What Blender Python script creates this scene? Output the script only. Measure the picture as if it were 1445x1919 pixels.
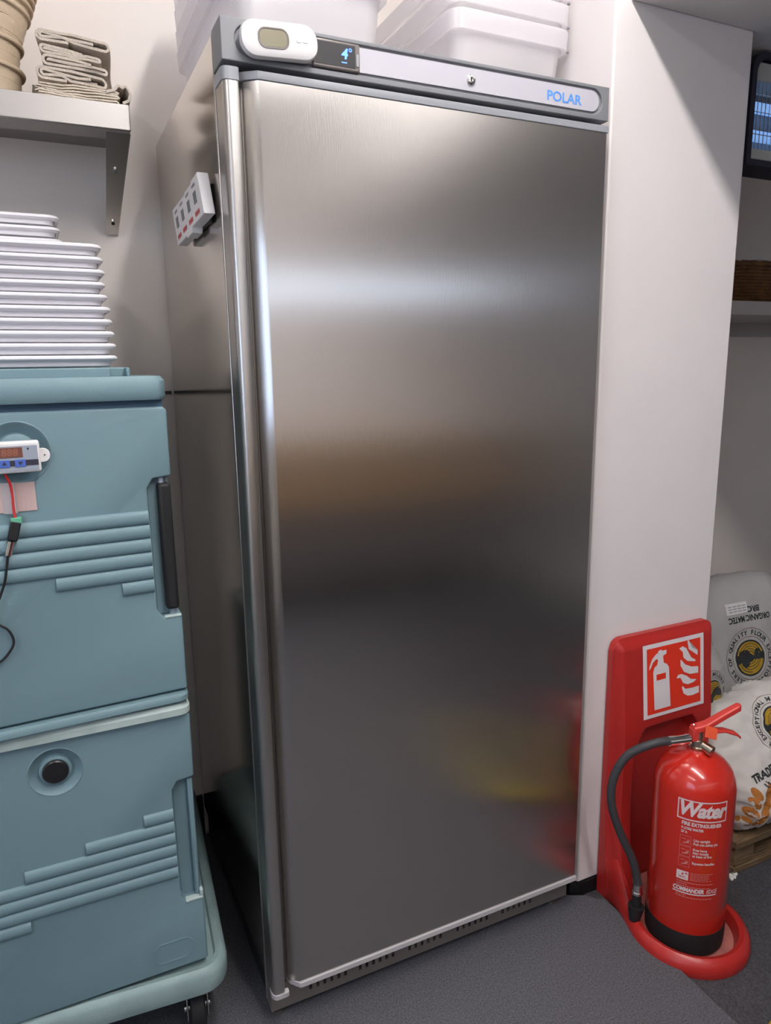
import bpy, bmesh, math, random
from math import sin, cos, pi, radians, sqrt
from mathutils import Vector, Matrix, Euler, noise
from mathutils.bvhtree import BVHTree

S = bpy.context.scene
for o in list(bpy.data.objects):
    bpy.data.objects.remove(o, do_unlink=True)
C = S.collection
random.seed(4)

# ------------------------------------------------------------------ camera
cam_d = bpy.data.cameras.new('camera')
cam = bpy.data.objects.new('camera', cam_d)
C.objects.link(cam)
r_ = Vector((0.90554179, -0.4239839, -0.015222))
u_ = Vector((0.09877266, 0.17579311, 0.97945941))
f_ = Vector((0.4125991, 0.88844495, -0.20106602))
cam.matrix_world = Matrix(((r_.x, u_.x, -f_.x, -0.299255), (r_.y, u_.y, -f_.y, -1.226958),
                           (r_.z, u_.z, -f_.z, 1.35924), (0, 0, 0, 1)))
cam_d.sensor_fit = 'VERTICAL'
cam_d.sensor_height = 24.0
cam_d.lens = 24.0 * 1338.6 / 1919.0
cam_d.clip_start = 0.02
S.camera = cam

# ------------------------------------------------------------------ world, exposure
w = bpy.data.worlds.new('world')
S.world = w
w.use_nodes = True
w.node_tree.nodes['Background'].inputs[0].default_value = (0.75, 0.85, 1.0, 1)
w.node_tree.nodes['Background'].inputs[1].default_value = 0.3
S.view_settings.view_transform = 'Standard'
S.view_settings.look = 'None'
S.view_settings.gamma = 1
S.view_settings.exposure = 0.0
S.view_settings.use_curve_mapping = False
TUBE = 78.0        # ceiling light strength
WINDOW = 1.6      # daylight window strength


# ------------------------------------------------------------------ materials
def mat(name, col, rough=0.5, metal=0.0, spec=0.5, bump=0.0, bscale=60, var=0.0, vscale=8,
        aniso=0.0, arot=0.0, trans=0.0, emit=None, estr=0, alpha=1.0, coat=0.0, stretch=None, grain=0.0, rvar=0.0):
    m = bpy.data.materials.new(name)
    m.use_nodes = True
    nt = m.node_tree
    b = nt.nodes['Principled BSDF']
    b.inputs['Base Color'].default_value = (*col, 1)
    b.inputs['Roughness'].default_value = rough
    b.inputs['Metallic'].default_value = metal
    b.inputs['Specular IOR Level'].default_value = spec
    b.inputs['Transmission Weight'].default_value = trans
    b.inputs['Alpha'].default_value = alpha
    b.inputs['Coat Weight'].default_value = coat
    if emit:
        b.inputs['Emission Color'].default_value = (*emit, 1)
        b.inputs['Emission Strength'].default_value = estr
    tc = nt.nodes.new('ShaderNodeTexCoord')
    src = tc.outputs['Object']
    if stretch:
        mp = nt.nodes.new('ShaderNodeMapping')
        mp.inputs['Scale'].default_value = stretch
        nt.links.new(src, mp.inputs['Vector'])
        src = mp.outputs['Vector']
    if bump:
        n = nt.nodes.new('ShaderNodeTexNoise')
        n.inputs['Scale'].default_value = bscale
        n.inputs['Detail'].default_value = 4
        bp = nt.nodes.new('ShaderNodeBump')
        bp.inputs['Strength'].default_value = bump
        bp.inputs['Distance'].default_value = 0.01
        nt.links.new(src, n.inputs['Vector'])
        nt.links.new(n.outputs['Fac'], bp.inputs['Height'])
        nt.links.new(bp.outputs['Normal'], b.inputs['Normal'])
    if var:
        n = nt.nodes.new('ShaderNodeTexNoise')
        n.inputs['Scale'].default_value = vscale
        n.inputs['Detail'].default_value = 5
        r = nt.nodes.new('ShaderNodeValToRGB')
        r.color_ramp.elements[0].position = 0.3
        r.color_ramp.elements[1].position = 0.7
        r.color_ramp.elements[0].color = (*[max(0, c * (1 - var)) for c in col], 1)
        r.color_ramp.elements[1].color = (*[min(1, c * (1 + var)) for c in col], 1)
        nt.links.new(src, n.inputs['Vector'])
        nt.links.new(n.outputs['Fac'], r.inputs['Fac'])
        nt.links.new(r.outputs['Color'], b.inputs['Base Color'])
    if rvar:
        n = nt.nodes.new('ShaderNodeTexNoise')
        n.inputs['Scale'].default_value = vscale
        mr = nt.nodes.new('ShaderNodeMapRange')
        mr.inputs['To Min'].default_value = rough - rvar
        mr.inputs['To Max'].default_value = rough + rvar
        nt.links.new(src, n.inputs['Vector'])
        nt.links.new(n.outputs['Fac'], mr.inputs['Value'])
        nt.links.new(mr.outputs['Result'], b.inputs['Roughness'])
    if aniso:
        b.inputs['Anisotropic'].default_value = aniso
        b.inputs['Anisotropic Rotation'].default_value = arot
        tg = nt.nodes.new('ShaderNodeTangent')
        tg.direction_type = 'RADIAL'
        tg.axis = 'Z'
        nt.links.new(tg.outputs['Tangent'], b.inputs['Tangent'])
    return m


def frost(name, col, clear=0.45):
    m = bpy.data.materials.new(name)
    m.use_nodes = True
    nt = m.node_tree
    nt.nodes.remove(nt.nodes['Principled BSDF'])
    out = nt.nodes['Material Output']
    t = nt.nodes.new('ShaderNodeBsdfTransparent')
    t.inputs[0].default_value = (0.97, 0.97, 0.98, 1)
    d = nt.nodes.new('ShaderNodeBsdfDiffuse')
    d.inputs[0].default_value = (*col, 1)
    tl = nt.nodes.new('ShaderNodeBsdfTranslucent')
    tl.inputs[0].default_value = (*col, 1)
    g = nt.nodes.new('ShaderNodeBsdfGlossy')
    g.inputs['Roughness'].default_value = 0.25
    a = nt.nodes.new('ShaderNodeMixShader')
    nt.links.new(d.outputs[0], a.inputs[1]); nt.links.new(tl.outputs[0], a.inputs[2])
    b = nt.nodes.new('ShaderNodeMixShader'); b.inputs[0].default_value = clear
    nt.links.new(a.outputs[0], b.inputs[1]); nt.links.new(t.outputs[0], b.inputs[2])
    c = nt.nodes.new('ShaderNodeMixShader'); c.inputs[0].default_value = 0.06
    nt.links.new(b.outputs[0], c.inputs[1]); nt.links.new(g.outputs[0], c.inputs[2])
    nt.links.new(c.outputs[0], out.inputs[0])
    return m


M = {}
M['wall'] = mat('painted_wall', (0.89, 0.83, 0.78), 0.6, bump=0.06, bscale=45, var=0.02, vscale=3)
M['pillar'] = mat('painted_pillar', (0.79, 0.745, 0.735), 0.45, bump=0.10, bscale=18, var=0.02, vscale=5)
M['ceiling'] = mat('ceiling_paint', (0.72, 0.71, 0.70), 0.7, bump=0.05)
M['floor'] = mat('floor_vinyl', (0.088, 0.089, 0.101), 0.6, bump=0.2, bscale=330, var=0.5, vscale=260)
M['floor2'] = mat('floor_dark', (0.056, 0.056, 0.064), 0.55, bump=0.2, bscale=330, var=0.5, vscale=240)
M['cove'] = mat('black_skirting', (0.006, 0.006, 0.007), 0.5)
M['steel'] = mat('brushed_steel', (0.60, 0.575, 0.55), 0.23, 1.0, aniso=0.92, arot=0.0, bump=0.03, bscale=40, stretch=(16, 16, 0.6))
M['steel2'] = mat('satin_steel', (0.56, 0.54, 0.52), 0.30, 1.0, bump=0.02, bscale=30)
M['steel_side'] = mat('side_steel', (0.60, 0.56, 0.52), 0.13, 1.0, bump=0.02, bscale=6, rvar=0.04, vscale=3)
M['steel_dull'] = mat('dull_steel', (0.34, 0.325, 0.315), 0.45, 1.0, bump=0.02, bscale=30)
M['zinc'] = mat('plinth_steel', (0.33, 0.30, 0.28), 0.45, 0.8, bump=0.05, bscale=40)
M['hood'] = mat('grey_plastic_housing', (0.20, 0.205, 0.22), 0.5)
M['cap'] = mat('grey_plastic_cap', (0.30, 0.31, 0.34), 0.45)
M['trimw'] = mat('pale_grey_trim', (0.50, 0.48, 0.49), 0.5)
M['fascia'] = mat('pale_fascia', (0.50, 0.485, 0.54), 0.4)
M['polar'] = mat('blue_logo', (0.10, 0.30, 0.75), 0.4)
M['black'] = mat('black_plastic', (0.012, 0.012, 0.014), 0.35)
M['rubber'] = mat('black_rubber', (0.009, 0.009, 0.010), 0.65)
M['hose'] = mat('hose_rubber', (0.045, 0.045, 0.05), 0.5, bump=0.2, bscale=300)
M['led'] = mat('blue_led', (0.02, 0.05, 0.3), emit=(0.06, 0.16, 1.0), estr=5)
M['white'] = mat('white_plastic', (0.80, 0.78, 0.78), 0.35)
M['white2'] = mat('white_lid_plastic', (0.82, 0.80, 0.84), 0.4)
M['lcd'] = mat('lcd_olive', (0.22, 0.20, 0.13), 0.25)
M['bezel'] = mat('lcd_bezel', (0.16, 0.14, 0.13), 0.35)
M['lcdgrey'] = mat('lcd_grey', (0.16, 0.17, 0.17), 0.3)
M['redbtn'] = mat('red_print', (0.60, 0.07, 0.07), 0.5)
M['ink'] = mat('grey_print', (0.30, 0.30, 0.32), 0.6)
M['teal'] = mat('teal_polyethylene', (0.163, 0.262, 0.298), 0.55, bump=0.05, bscale=420, var=0.03, vscale=4)
M['teal_d'] = mat('teal_gasket', (0.035, 0.085, 0.14), 0.6)
M['teal_l'] = mat('scuffed_teal_edge', (0.42, 0.52, 0.50), 0.55, var=0.12, vscale=20)
M['dolly'] = mat('dolly_green_grey', (0.26, 0.36, 0.36), 0.5, bump=0.1, bscale=200, var=0.12, vscale=14)
M['chrome'] = mat('chrome', (0.75, 0.74, 0.72), 0.12, 1.0)
M['brass'] = mat('nickel_valve', (0.55, 0.48, 0.40), 0.25, 1.0)
M['cloth'] = mat('linen_cloth', (0.62, 0.545, 0.465), 0.95, bump=0.5, bscale=420, var=0.10, vscale=60)
M['cloth2'] = mat('linen_cloth_cream', (0.72, 0.63, 0.52), 0.95, bump=0.5, bscale=420, var=0.10, vscale=60)
M['cane'] = mat('cane_basket', (0.58, 0.47, 0.34), 0.8, bump=0.3, bscale=60, var=0.12, vscale=20)
M['wicker'] = mat('brown_wicker', (0.15, 0.065, 0.018), 0.55, bump=0.3, bscale=90, var=0.4, vscale=30)
M['tub'] = frost('frosted_tub', (0.97, 0.955, 0.97), 0.55)
M['tubrim'] = frost('frosted_rim', (0.97, 0.95, 0.97), 0.35)
M['film'] = frost('clear_film', (0.9, 0.9, 0.95), 0.85)
M['tape'] = mat('pink_plaster', (0.52, 0.38, 0.36), 0.7, bump=0.1, bscale=200)
M['ctape'] = frost('clear_tape', (0.9, 0.88, 0.9), 0.5)
M['redwire'] = mat('red_wire', (0.55, 0.03, 0.03), 0.4)
M['green'] = mat('green_terminal', (0.12, 0.42, 0.27), 0.5)
M['seg'] = mat('dim_red_segments', (0.30, 0.11, 0.07), 0.35)
M['segbg'] = mat('segment_window', (0.17, 0.065, 0.05), 0.3)
M['panel'] = mat('grey_blue_overlay', (0.32, 0.36, 0.43), 0.35)
M['navy'] = mat('navy_stripe', (0.03, 0.03, 0.05), 0.4)
M['bluebtn'] = mat('blue_button', (0.07, 0.14, 0.50), 0.4)
M['red'] = mat('red_stand_plastic', (0.43, 0.022, 0.018), 0.33, bump=0.05, bscale=60)
M['dust'] = mat('dusty_red_plastic', (0.42, 0.13, 0.11), 0.8, var=0.25, vscale=25)
M['redcyl'] = mat('red_gloss_paint', (0.56, 0.022, 0.012), 0.22, coat=0.5)
M['redlever'] = mat('red_lever_paint', (0.62, 0.045, 0.035), 0.4)
M['signred'] = mat('sign_red', (0.75, 0.035, 0.012), 0.45)
M['signwhite'] = mat('sign_white', (0.74, 0.70, 0.71), 0.45)
M['tag'] = mat('orange_tag', (0.75, 0.09, 0.03), 0.5)
M['labelw'] = mat('label_white', (0.70, 0.58, 0.58), 0.5)
M['labelp'] = mat('label_pink', (0.62, 0.22, 0.20), 0.5)
M['paper'] = mat('grey_paper_sack', (0.42, 0.41, 0.40), 0.75, bump=0.25, bscale=14, var=0.06, vscale=9)
M['paper2'] = mat('white_paper_sack', (0.60, 0.57, 0.54), 0.7, bump=0.25, bscale=14, var=0.05, vscale=9)
M['gold'] = mat('gold_print', (0.40, 0.25, 0.02), 0.6, var=0.15, vscale=60)
M['darkink'] = mat('dark_print', (0.022, 0.026, 0.028), 0.6)
M['brownink'] = mat('brown_print', (0.16, 0.07, 0.04), 0.6)
M['orangeink'] = mat('orange_print', (0.42, 0.15, 0.025), 0.6, var=0.12, vscale=40)
M['wood'] = mat('pallet_wood', (0.16, 0.10, 0.05), 0.8, bump=0.4, bscale=30, var=0.3, vscale=12, stretch=(1, 6, 6))
M['wood2'] = mat('bench_wood', (0.36, 0.23, 0.12), 0.55, var=0.2, vscale=6, stretch=(1, 8, 8))
M['crumb'] = mat('white_flake', (0.75, 0.74, 0.72), 0.8)
M['yellow'] = mat('yellow_rubber', (0.62, 0.46, 0.01), 0.4)
M['tube'] = mat('lamp_glow', (1, 1, 1), emit=(1.0, 0.955, 0.93), estr=TUBE)
M['tube2'] = mat('lamp_glow_left', (1, 1, 1), emit=(1.0, 0.955, 0.93), estr=TUBE * 0.42)
M['winl'] = mat('daylight_side_pane', (0.8, 0.85, 0.9), emit=(0.50, 0.68, 1.0), estr=3.2)
M['wallf'] = mat('painted_wall_far', (0.86, 0.81, 0.77), 0.6, bump=0.05)
M['win'] = mat('daylight_pane', (0.8, 0.85, 0.9), emit=(0.72, 0.83, 1.0), estr=WINDOW)
M['uvtube'] = mat('glowing_blue_tube', (0.45, 0.62, 0.85), 0.3, emit=(0.20, 0.42, 0.9), estr=0.7)
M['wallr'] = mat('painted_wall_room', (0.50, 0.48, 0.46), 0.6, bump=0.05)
M['navyp'] = mat('dark_navy_plastic', (0.02, 0.02, 0.035), 0.45)
M['trayg'] = mat('grey_tray', (0.42, 0.42, 0.40), 0.5)
M['dark'] = mat('dark_cupboard', (0.13, 0.115, 0.115), 0.6)
M['shelfw'] = mat('grey_painted_board', (0.50, 0.47, 0.46), 0.55)
M['wrap'] = frost('cling_film', (0.85, 0.88, 0.95), 0.8)


# ------------------------------------------------------------------ helpers
def thing(name, label, cat, loc=(0, 0, 0), rotz=0.0, group=None, rot=None):
    o = bpy.data.objects.new(name, None)
    C.objects.link(o)
    o.location = loc
    o.rotation_euler = rot if rot else (0, 0, rotz)
    o.empty_display_size = 0.05
    o['label'] = label; o['category'] = cat
    if group: o['group'] = group
    return o


def tag(o, label, cat, group=None, kind=None):
    o['label'] = label; o['category'] = cat
    if group: o['group'] = group
    if kind: o['kind'] = kind
    return o


def struct(o, label=None):
    o['kind'] = 'structure'
    if label: o['label'] = label
    return o


def mk(name, vf, m, parent=None, smooth=False, bevel=0, seg=2, loc=None, rot=None, label=None, weld=False):
    v, f = vf
    me = bpy.data.meshes.new(name)
    me.from_pydata([tuple(p) for p in v], [], f)
    bm = bmesh.new(); bm.from_mesh(me)
    if weld: bmesh.ops.remove_doubles(bm, verts=bm.verts, dist=1e-5)
    bmesh.ops.recalc_face_normals(bm, faces=bm.faces)
    bm.to_mesh(me); bm.free()
    me.materials.append(m)
    o = bpy.data.objects.new(name, me)
    C.objects.link(o)
    if parent: o.parent = parent
    if loc: o.location = loc
    if rot: o.rotation_euler = rot
    if bevel:
        b = o.modifiers.new('bevel', 'BEVEL')
        b.width = bevel; b.segments = seg; b.limit_method = 'ANGLE'; b.angle_limit = radians(35)
    if smooth or bevel:
        for p in me.polygons: p.use_smooth = True
        try: me.set_sharp_from_angle(angle=radians(38))
        except Exception: pass
    if label: o['label'] = label
    return o


def J(*parts):
    V, F = [], []
    for v, f in parts:
        n = len(V)
        V += list(v); F += [tuple(i + n for i in q) for q in f]
    return V, F


def T(vf, mx):
    return [mx @ Vector(p) for p in vf[0]], vf[1]


def box(x0, x1, y0, y1, z0, z1):
    v = [(x, y, z) for z in (z0, z1) for x, y in ((x0, y0), (x1, y0), (x1, y1), (x0, y1))]
    return v, [(0, 3, 2, 1), (4, 5, 6, 7), (0, 1, 5, 4), (1, 2, 6, 5), (2, 3, 7, 6), (3, 0, 4, 7)]


def loft(secs, cap0=True, cap1=True, closed=True):
    n = len(secs[0])
    V = [p for s in secs for p in s]
    F = []
    for i in range(len(secs) - 1):
        for j in range(n if closed else n - 1):
            k = (j + 1) % n
            F.append((i * n + j, i * n + k, (i + 1) * n + k, (i + 1) * n + j))
    if cap0: F.append(tuple(range(n))[::-1])
    if cap1: F.append(tuple((len(secs) - 1) * n + j for j in range(n)))
    return V, F


def prism(poly, a, b, axis='z'):
    """polygon in the plane normal to axis, extruded a..b; axis y: poly=(x,z); axis x: poly=(y,z)"""
    def P(p, t):
        return {'z': (p[0], p[1], t), 'y': (p[0], t, p[1]), 'x': (t, p[0], p[1])}[axis]
    return loft([[P(p, a) for p in poly], [P(p, b) for p in poly]])


def rrect(cx, cy, w, d, r, z, n=5):
    pts = []
    for k, (sx, sy) in enumerate(((1, 1), (-1, 1), (-1, -1), (1, -1))):
        for i in range(n + 1):
            a = pi / 2 * k + pi / 2 * i / n
            pts.append((cx + sx * (w / 2 - r) + r * cos(a), cy + sy * (d / 2 - r) + r * sin(a), z))
    return pts


def rr2(cx, cy, w, d, r, n=5):
    return [(p[0], p[1]) for p in rrect(cx, cy, w, d, r, 0, n)]


def lathe(prof, n=32, c=(0, 0), a0=0, capb=True, capt=True):
    secs = [[(c[0] + r * cos(a0 + 2 * pi * i / n), c[1] + r * sin(a0 + 2 * pi * i / n), z) for i in range(n)] for r, z in prof]
    return loft(secs, capb, capt)


def spline(pts, k=8):
    P = [Vector(p) for p in pts]
    out = []
    for i in range(len(P) - 1):
        p0 = P[max(i - 1, 0)]; p1 = P[i]; p2 = P[i + 1]; p3 = P[min(i + 2, len(P) - 1)]
        for j in range(k):
            t = j / k
            out.append(0.5 * ((2 * p1) + (p2 - p0) * t + (2 * p0 - 5 * p1 + 4 * p2 - p3) * t * t + (3 * p1 - p0 - 3 * p2 + p3) * t ** 3))
    out.append(P[-1])
    return out


def tube(pts, r, n=10, k=8, sm=True, radii=None):
    P = spline(pts, k) if sm else [Vector(p) for p in pts]
    secs = []
    t0 = (P[1] - P[0]).normalized()
    up = Vector((0, 0, 1)) if abs(t0.z) < 0.9 else Vector((1, 0, 0))
    nx = t0.cross(up).normalized()
    for i, p in enumerate(P):
        t = (P[min(i + 1, len(P) - 1)] - P[max(i - 1, 0)]).normalized()
        nx = (nx - t * nx.dot(t)).normalized()
        ny = t.cross(nx)
        rr = r if radii is None else radii[min(len(radii) - 1, int(i * len(radii) / len(P)))]
        secs.append([p + (nx * cos(2 * pi * j / n) + ny * sin(2 * pi * j / n)) * rr for j in range(n)])
    return loft(secs)


def cyl(p0, p1, r, n=16, r2=None):
    P0, P1 = Vector(p0), Vector(p1)
    t = (P1 - P0).normalized()
    up = Vector((0, 0, 1)) if abs(t.z) < 0.9 else Vector((1, 0, 0))
    a = t.cross(up).normalized(); b = t.cross(a)
    r2 = r if r2 is None else r2
    return loft([[P + (a * cos(2 * pi * j / n) + b * sin(2 * pi * j / n)) * q for j in range(n)] for P, q in ((P0, r), (P1, r2))])


def text(s, size, bold=0.0, shear=0.0, align='CENTER', sx=1.0, spacing=1.0):
    """2-D letter mesh: (list of (x,y), faces)"""
    cu = bpy.data.curves.new('t', 'FONT')
    cu.body = s; cu.size = size; cu.offset = bold; cu.shear = shear
    cu.align_x = align; cu.align_y = 'CENTER'; cu.space_character = spacing; cu.resolution_u = 3
    o = bpy.data.objects.new('t', cu)
    C.objects.link(o)
    dg = bpy.context.evaluated_depsgraph_get()
    me = o.evaluated_get(dg).to_mesh()
    v = [(p.co.x * sx, p.co.y) for p in me.vertices]
    f = [tuple(p.vertices) for p in me.polygons]
    o.evaluated_get(dg).to_mesh_clear()
    bpy.data.objects.remove(o, do_unlink=True)
    bpy.data.curves.remove(cu)
    return v, f


def sub2d(vf, maxlen):
    """triangulate and subdivide a 2-D mesh until its edges are short"""
    bm = bmesh.new()
    vs = [bm.verts.new((p[0], p[1], 0)) for p in vf[0]]
    for f in vf[1]:
        try: bm.faces.new([vs[i] for i in f])
        except Exception: pass
    bmesh.ops.triangulate(bm, faces=bm.faces)
    for _ in range(5):
        e = [e for e in bm.edges if e.calc_length() > maxlen]
        if not e: break
        bmesh.ops.subdivide_edges(bm, edges=e, cuts=1)
        bmesh.ops.triangulate(bm, faces=[f for f in bm.faces if len(f.verts) > 3])
    bm.verts.index_update()
    v = [(q.co.x, q.co.y) for q in bm.verts]
    f = [tuple(q.index for q in fc.verts) for fc in bm.faces]
    bm.free()
    return v, f


def J2(*p): return J(*p)
def mv(vf, dx=0, dy=0, rot=0, s=1):
    c, q = cos(rot) * s, sin(rot) * s
    return [(x * c - y * q + dx, x * q + y * c + dy) for x, y in vf[0]], vf[1]
def rect(x0, x1, y0, y1): return [(x0, y0), (x1, y0), (x1, y1), (x0, y1)], [(0, 1, 2, 3)]
def frame2(x0, x1, y0, y1, t): return J(rect(x0, x1, y0, y0 + t), rect(x0, x1, y1 - t, y1), rect(x0, x0 + t, y0 + t, y1 - t), rect(x1 - t, x1, y0 + t, y1 - t))
def poly(pts): return list(pts), [tuple(range(len(pts)))]
def annulus(r0, r1, a0=0, a1=2 * pi, n=48, cx=0, cy=0, ey=1.0):
    V, F = [], []
    for i in range(n + 1):
        a = a0 + (a1 - a0) * i / n
        V += [(cx + r0 * cos(a), cy + ey * r0 * sin(a)), (cx + r1 * cos(a), cy + ey * r1 * sin(a))]
        if i < n: F.append((2 * i, 2 * i + 1, 2 * i + 3, 2 * i + 2))
    return V, F
def ell(cx, cy, a, b, rot=0, n=14):
    return [(cx + a * cos(t) * cos(rot) - b * sin(t) * sin(rot), cy + a * cos(t) * sin(rot) + b * sin(t) * cos(rot)) for t in [2 * pi * i / n for i in range(n)]], [tuple(range(n))]
def up3(vf, fn): return [fn(x, y) for x, y in vf[0]], vf[1]
def plate(vf, fn, fb):
    """flat print given a hair of thickness: fn maps (x,y) to the front, fb to the back"""
    return up3(vf, fn)


def carve(o, cutter_vf):
    c = mk('cutter', cutter_vf, M['black'])
    if o.parent: c.parent = o.parent
    md = o.modifiers.new('cut', 'BOOLEAN'); md.operation = 'DIFFERENCE'; md.object = c; md.solver = 'EXACT'
    bpy.context.view_layer.update()
    dg = bpy.context.evaluated_depsgraph_get()
    me = bpy.data.meshes.new_from_object(o.evaluated_get(dg))
    o.modifiers.clear()
    o.data = me
    bpy.data.objects.remove(c, do_unlink=True)
    try: me.set_sharp_from_angle(angle=radians(38))
    except Exception: pass


def copy_tree(o, parent=None, loc=None):
    c = o.copy(); C.objects.link(c)
    c.parent = parent
    if loc: c.location = loc
    for ch in list(o.children):
        copy_tree(ch, c)
    return c


# ================================================================== SETTING
ZC = 2.78
FL = -0.015
struct(mk('floor', box(-2.2, 2.7, -3.5, 0.85, FL - 0.05, FL), M['floor2']))
fm = struct(mk('floor_mat', prism([(-1.9, -2.4), (0.883, -2.4), (0.880, 0.004), (0.862, 0.006), (0.845, 0.030), (0.800, 0.052), (0.790, 0.12), (0.790, 0.725), (-1.9, 0.725)], FL, 0.0), M['floor'], bevel=0.003), 'raised grey vinyl flooring ending in a seam beside the red stand')
struct(mk('wall_back', box(-2.2, 2.7, 0.745, 0.85, FL, ZC), M['wall']))
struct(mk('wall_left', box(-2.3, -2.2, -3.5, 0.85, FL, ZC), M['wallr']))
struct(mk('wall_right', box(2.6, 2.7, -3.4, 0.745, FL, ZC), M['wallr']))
struct(mk('ceiling', box(-2.2, 2.7, -3.5, 0.85, ZC, ZC + 0.08), M['ceiling']))
# the dropped ceiling over the recess on the right
struct(mk('ceiling_soffit', prism([(0.868, -2.9), (2.598, -2.9), (2.598, 0.743), (1.236, 0.743), (1.236, 0.0495), (0.868, 0.0495)], 2.087, ZC - 0.002), M['ceiling'], bevel=0.004))
# rear wall with a wide window, seen only as a reflection
struct(mk('wall_front', J(box(-2.2, 2.7, -3.5, -3.4, FL, 1.75), box(-2.2, 2.7, -3.5, -3.4, 1.96, ZC),
                          box(-2.2, -1.6, -3.5, -3.4, 1.75, 1.96), box(2.3, 2.7, -3.5, -3.4, 1.75, 1.96)), M['wallf']))
wn = struct(mk('window_1', J(box(-1.6, 2.3, -3.46, -3.45, 1.75, 1.96)), M['win']))
struct(mk('window_frame', J(box(-1.6, 2.3, -3.44, -3.40, 1.75, 1.77), box(-1.6, 2.3, -3.44, -3.40, 1.94, 1.96),
                     *[box(x, x + 0.04, -3.44, -3.40, 1.77, 1.94) for x in (-1.6, -0.3, 1.0, 2.26)]), M['white'], wn))
w2 = struct(mk('window_2', box(-2.199, -2.192, -2.9, -1.3, 1.05, 2.05), M['winl']))
struct(mk('window_frame', J(box(-2.20, -2.16, -2.94, -2.9, 1.01, 2.09), box(-2.20, -2.16, -1.3, -1.26, 1.01, 2.09), box(-2.20, -2.16, -2.9, -1.3, 1.01, 1.05), box(-2.20, -2.16, -2.9, -1.3, 2.05, 2.09), box(-2.20, -2.16, -2.12, -2.08, 1.05, 2.05)), M['white'], w2))
# pillar between fridge and recess, with its lighter facing board ending above the floor
pil = struct(mk('wall_pillar', box(0.830, 1.235, 0.050, 0.743, 0.026, ZC - 0.001), M['pillar'], bevel=0.004))
struct(mk('baseboard_pillar', prism([(0.812, 0.056), (0.835, 0.047), (1.232, 0.047), (1.232, 0.70), (0.812, 0.70)], FL, 0.024), M['cove']))
struct(mk('baseboard_back', J(box(-2.2, -0.0, 0.731, 0.745, FL, 0.118), box(1.237, 2.6, 0.731, 0.745, FL, 0.09)), M['cove']))
struct(mk('trim_1', box(-2.2, -0.002, 0.739, 0.745, 1.294, 1.302), M['black']), 'thin dark strip across the wall behind the carriers')

# ceiling light running front to back above the fridge side of the room
cl = thing('ceiling_light', 'long white ceiling batten right above the fridge side, seen only in reflection', 'ceiling light', (0.29, -1.30, ZC))
mk('housing', box(-0.05, 0.05, -1.07, 1.07, -0.045, 0.0), M['white'], cl, bevel=0.005)
mk('diffuser', prism([(-0.04, -0.045), (-0.032, -0.075), (0.032, -0.075), (0.04, -0.045)], -1.05, 1.05, 'y'), M['tube'], cl)
c2 = thing('ceiling_light', 'second ceiling batten out of frame towards the left wall', 'ceiling light', (-1.35, -1.5, ZC))
mk('housing', box(-0.05, 0.05, -0.7, 0.7, -0.045, 0.0), M['white'], c2, bevel=0.005)
mk('diffuser', prism([(-0.04, -0.045), (-0.032, -0.075), (0.032, -0.075), (0.04, -0.045)], -0.68, 0.68, 'y'), M['tube2'], c2)

# ================================================================== REFRIGERATOR
W = 0.779
fr = thing('refrigerator', 'tall stainless steel single-door upright fridge in the middle', 'refrigerator')
mk('cabinet', box(0.0, W, 0.064, 0.717, 0.095, 1.893), M['steel_side'], fr, bevel=0.003)
mk('front_flange', J(box(-0.0008, 0.006, 0.0585, 0.066, 0.03, 1.831), box(W - 0.006, W, 0.0585, 0.066, 0.03, 1.831)), M['steel2'], fr, bevel=0.0015)
pl = mk('kick_plate', box(0.0015, W - 0.0015, 0.030, 0.064, 0.024, 0.0865), M['zinc'], fr)
slots = []
for a in (0.086, 0.202, 0.325, 0.453, 0.580):
    for i in range(6):
        x = a + i * 0.0162
        slots.append(box(x, x + 0.0068, 0.02, 0.056, 0.043, 0.066))
carve(pl, J(*slots))
mk('plinth_slot_liner', box(0.06, W - 0.06, 0.0535, 0.0558, 0.040, 0.068), M['black'], fr)
mk('vent_backing', box(0.006, W - 0.006, 0.064, 0.10, 0.020, 0.0945), M['black'], fr)
mk('base', box(0.006, W - 0.006, 0.10, 0.700, 0.02, 0.094), M['black'], fr)
for x, y in ((0.020, 0.052), (W - 0.03, 0.052), (0.03, 0.66), (W - 0.03, 0.66)):
    mk('foot', lathe([(0.014, 0.0), (0.014, 0.008), (0.008, 0.010), (0.008, 0.03)], 12, (x, y)), M['steel_dull'], fr)
# door: panel with chamfered hinge-free edge, recessed channel, rounded full-height grip
z0, z1 = 0.102, 1.812
mk('door_panel', prism([(0.0345, 0.024), (0.0375, 0.016), (0.057, 0.0006), (0.0595, 0.0), (W - 0.003, 0.0), (W, 0.003), (W, 0.052), (0.0345, 0.052)], z0, z1), M['steel'], fr, bevel=0.0012, seg=2)
hp = [(0.0, 0.052), (0.0, 0.0165)]
hp += [(0.010 - 0.010 * cos(a), 0.0125 - 0.0125 * sin(a)) for a in [radians(t) for t in (10, 30, 50, 70, 90)]]
hp += [(0.021, 0.0), (0.0245, 0.0015), (0.026, 0.005), (0.0262, 0.030), (0.034, 0.031), (0.034, 0.052)]
mk('door_handle', prism(hp, z0 - 0.012, z1 - 0.006), M['steel2'], fr, smooth=True, label='full-height rounded steel grip along the left door edge')
mk('door_gasket', box(0.012, W - 0.012, 0.0525, 0.0635, 0.11, 1.80), M['black'], fr)
mk('door_top_cap', J(prism([(0.0275, 0.024), (0.035, 0.014), (0.0565, -0.0012), (W + 0.001, -0.0012), (W + 0.001, 0.05), (0.0275, 0.05)], z1, z1 + 0.013)), M['cap'], fr, bevel=0.001)
hc = [(x * 1.0 + (-0.0015 if x < 0.01 else 0.001), y - 0.0015) for x, y in hp]
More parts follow.
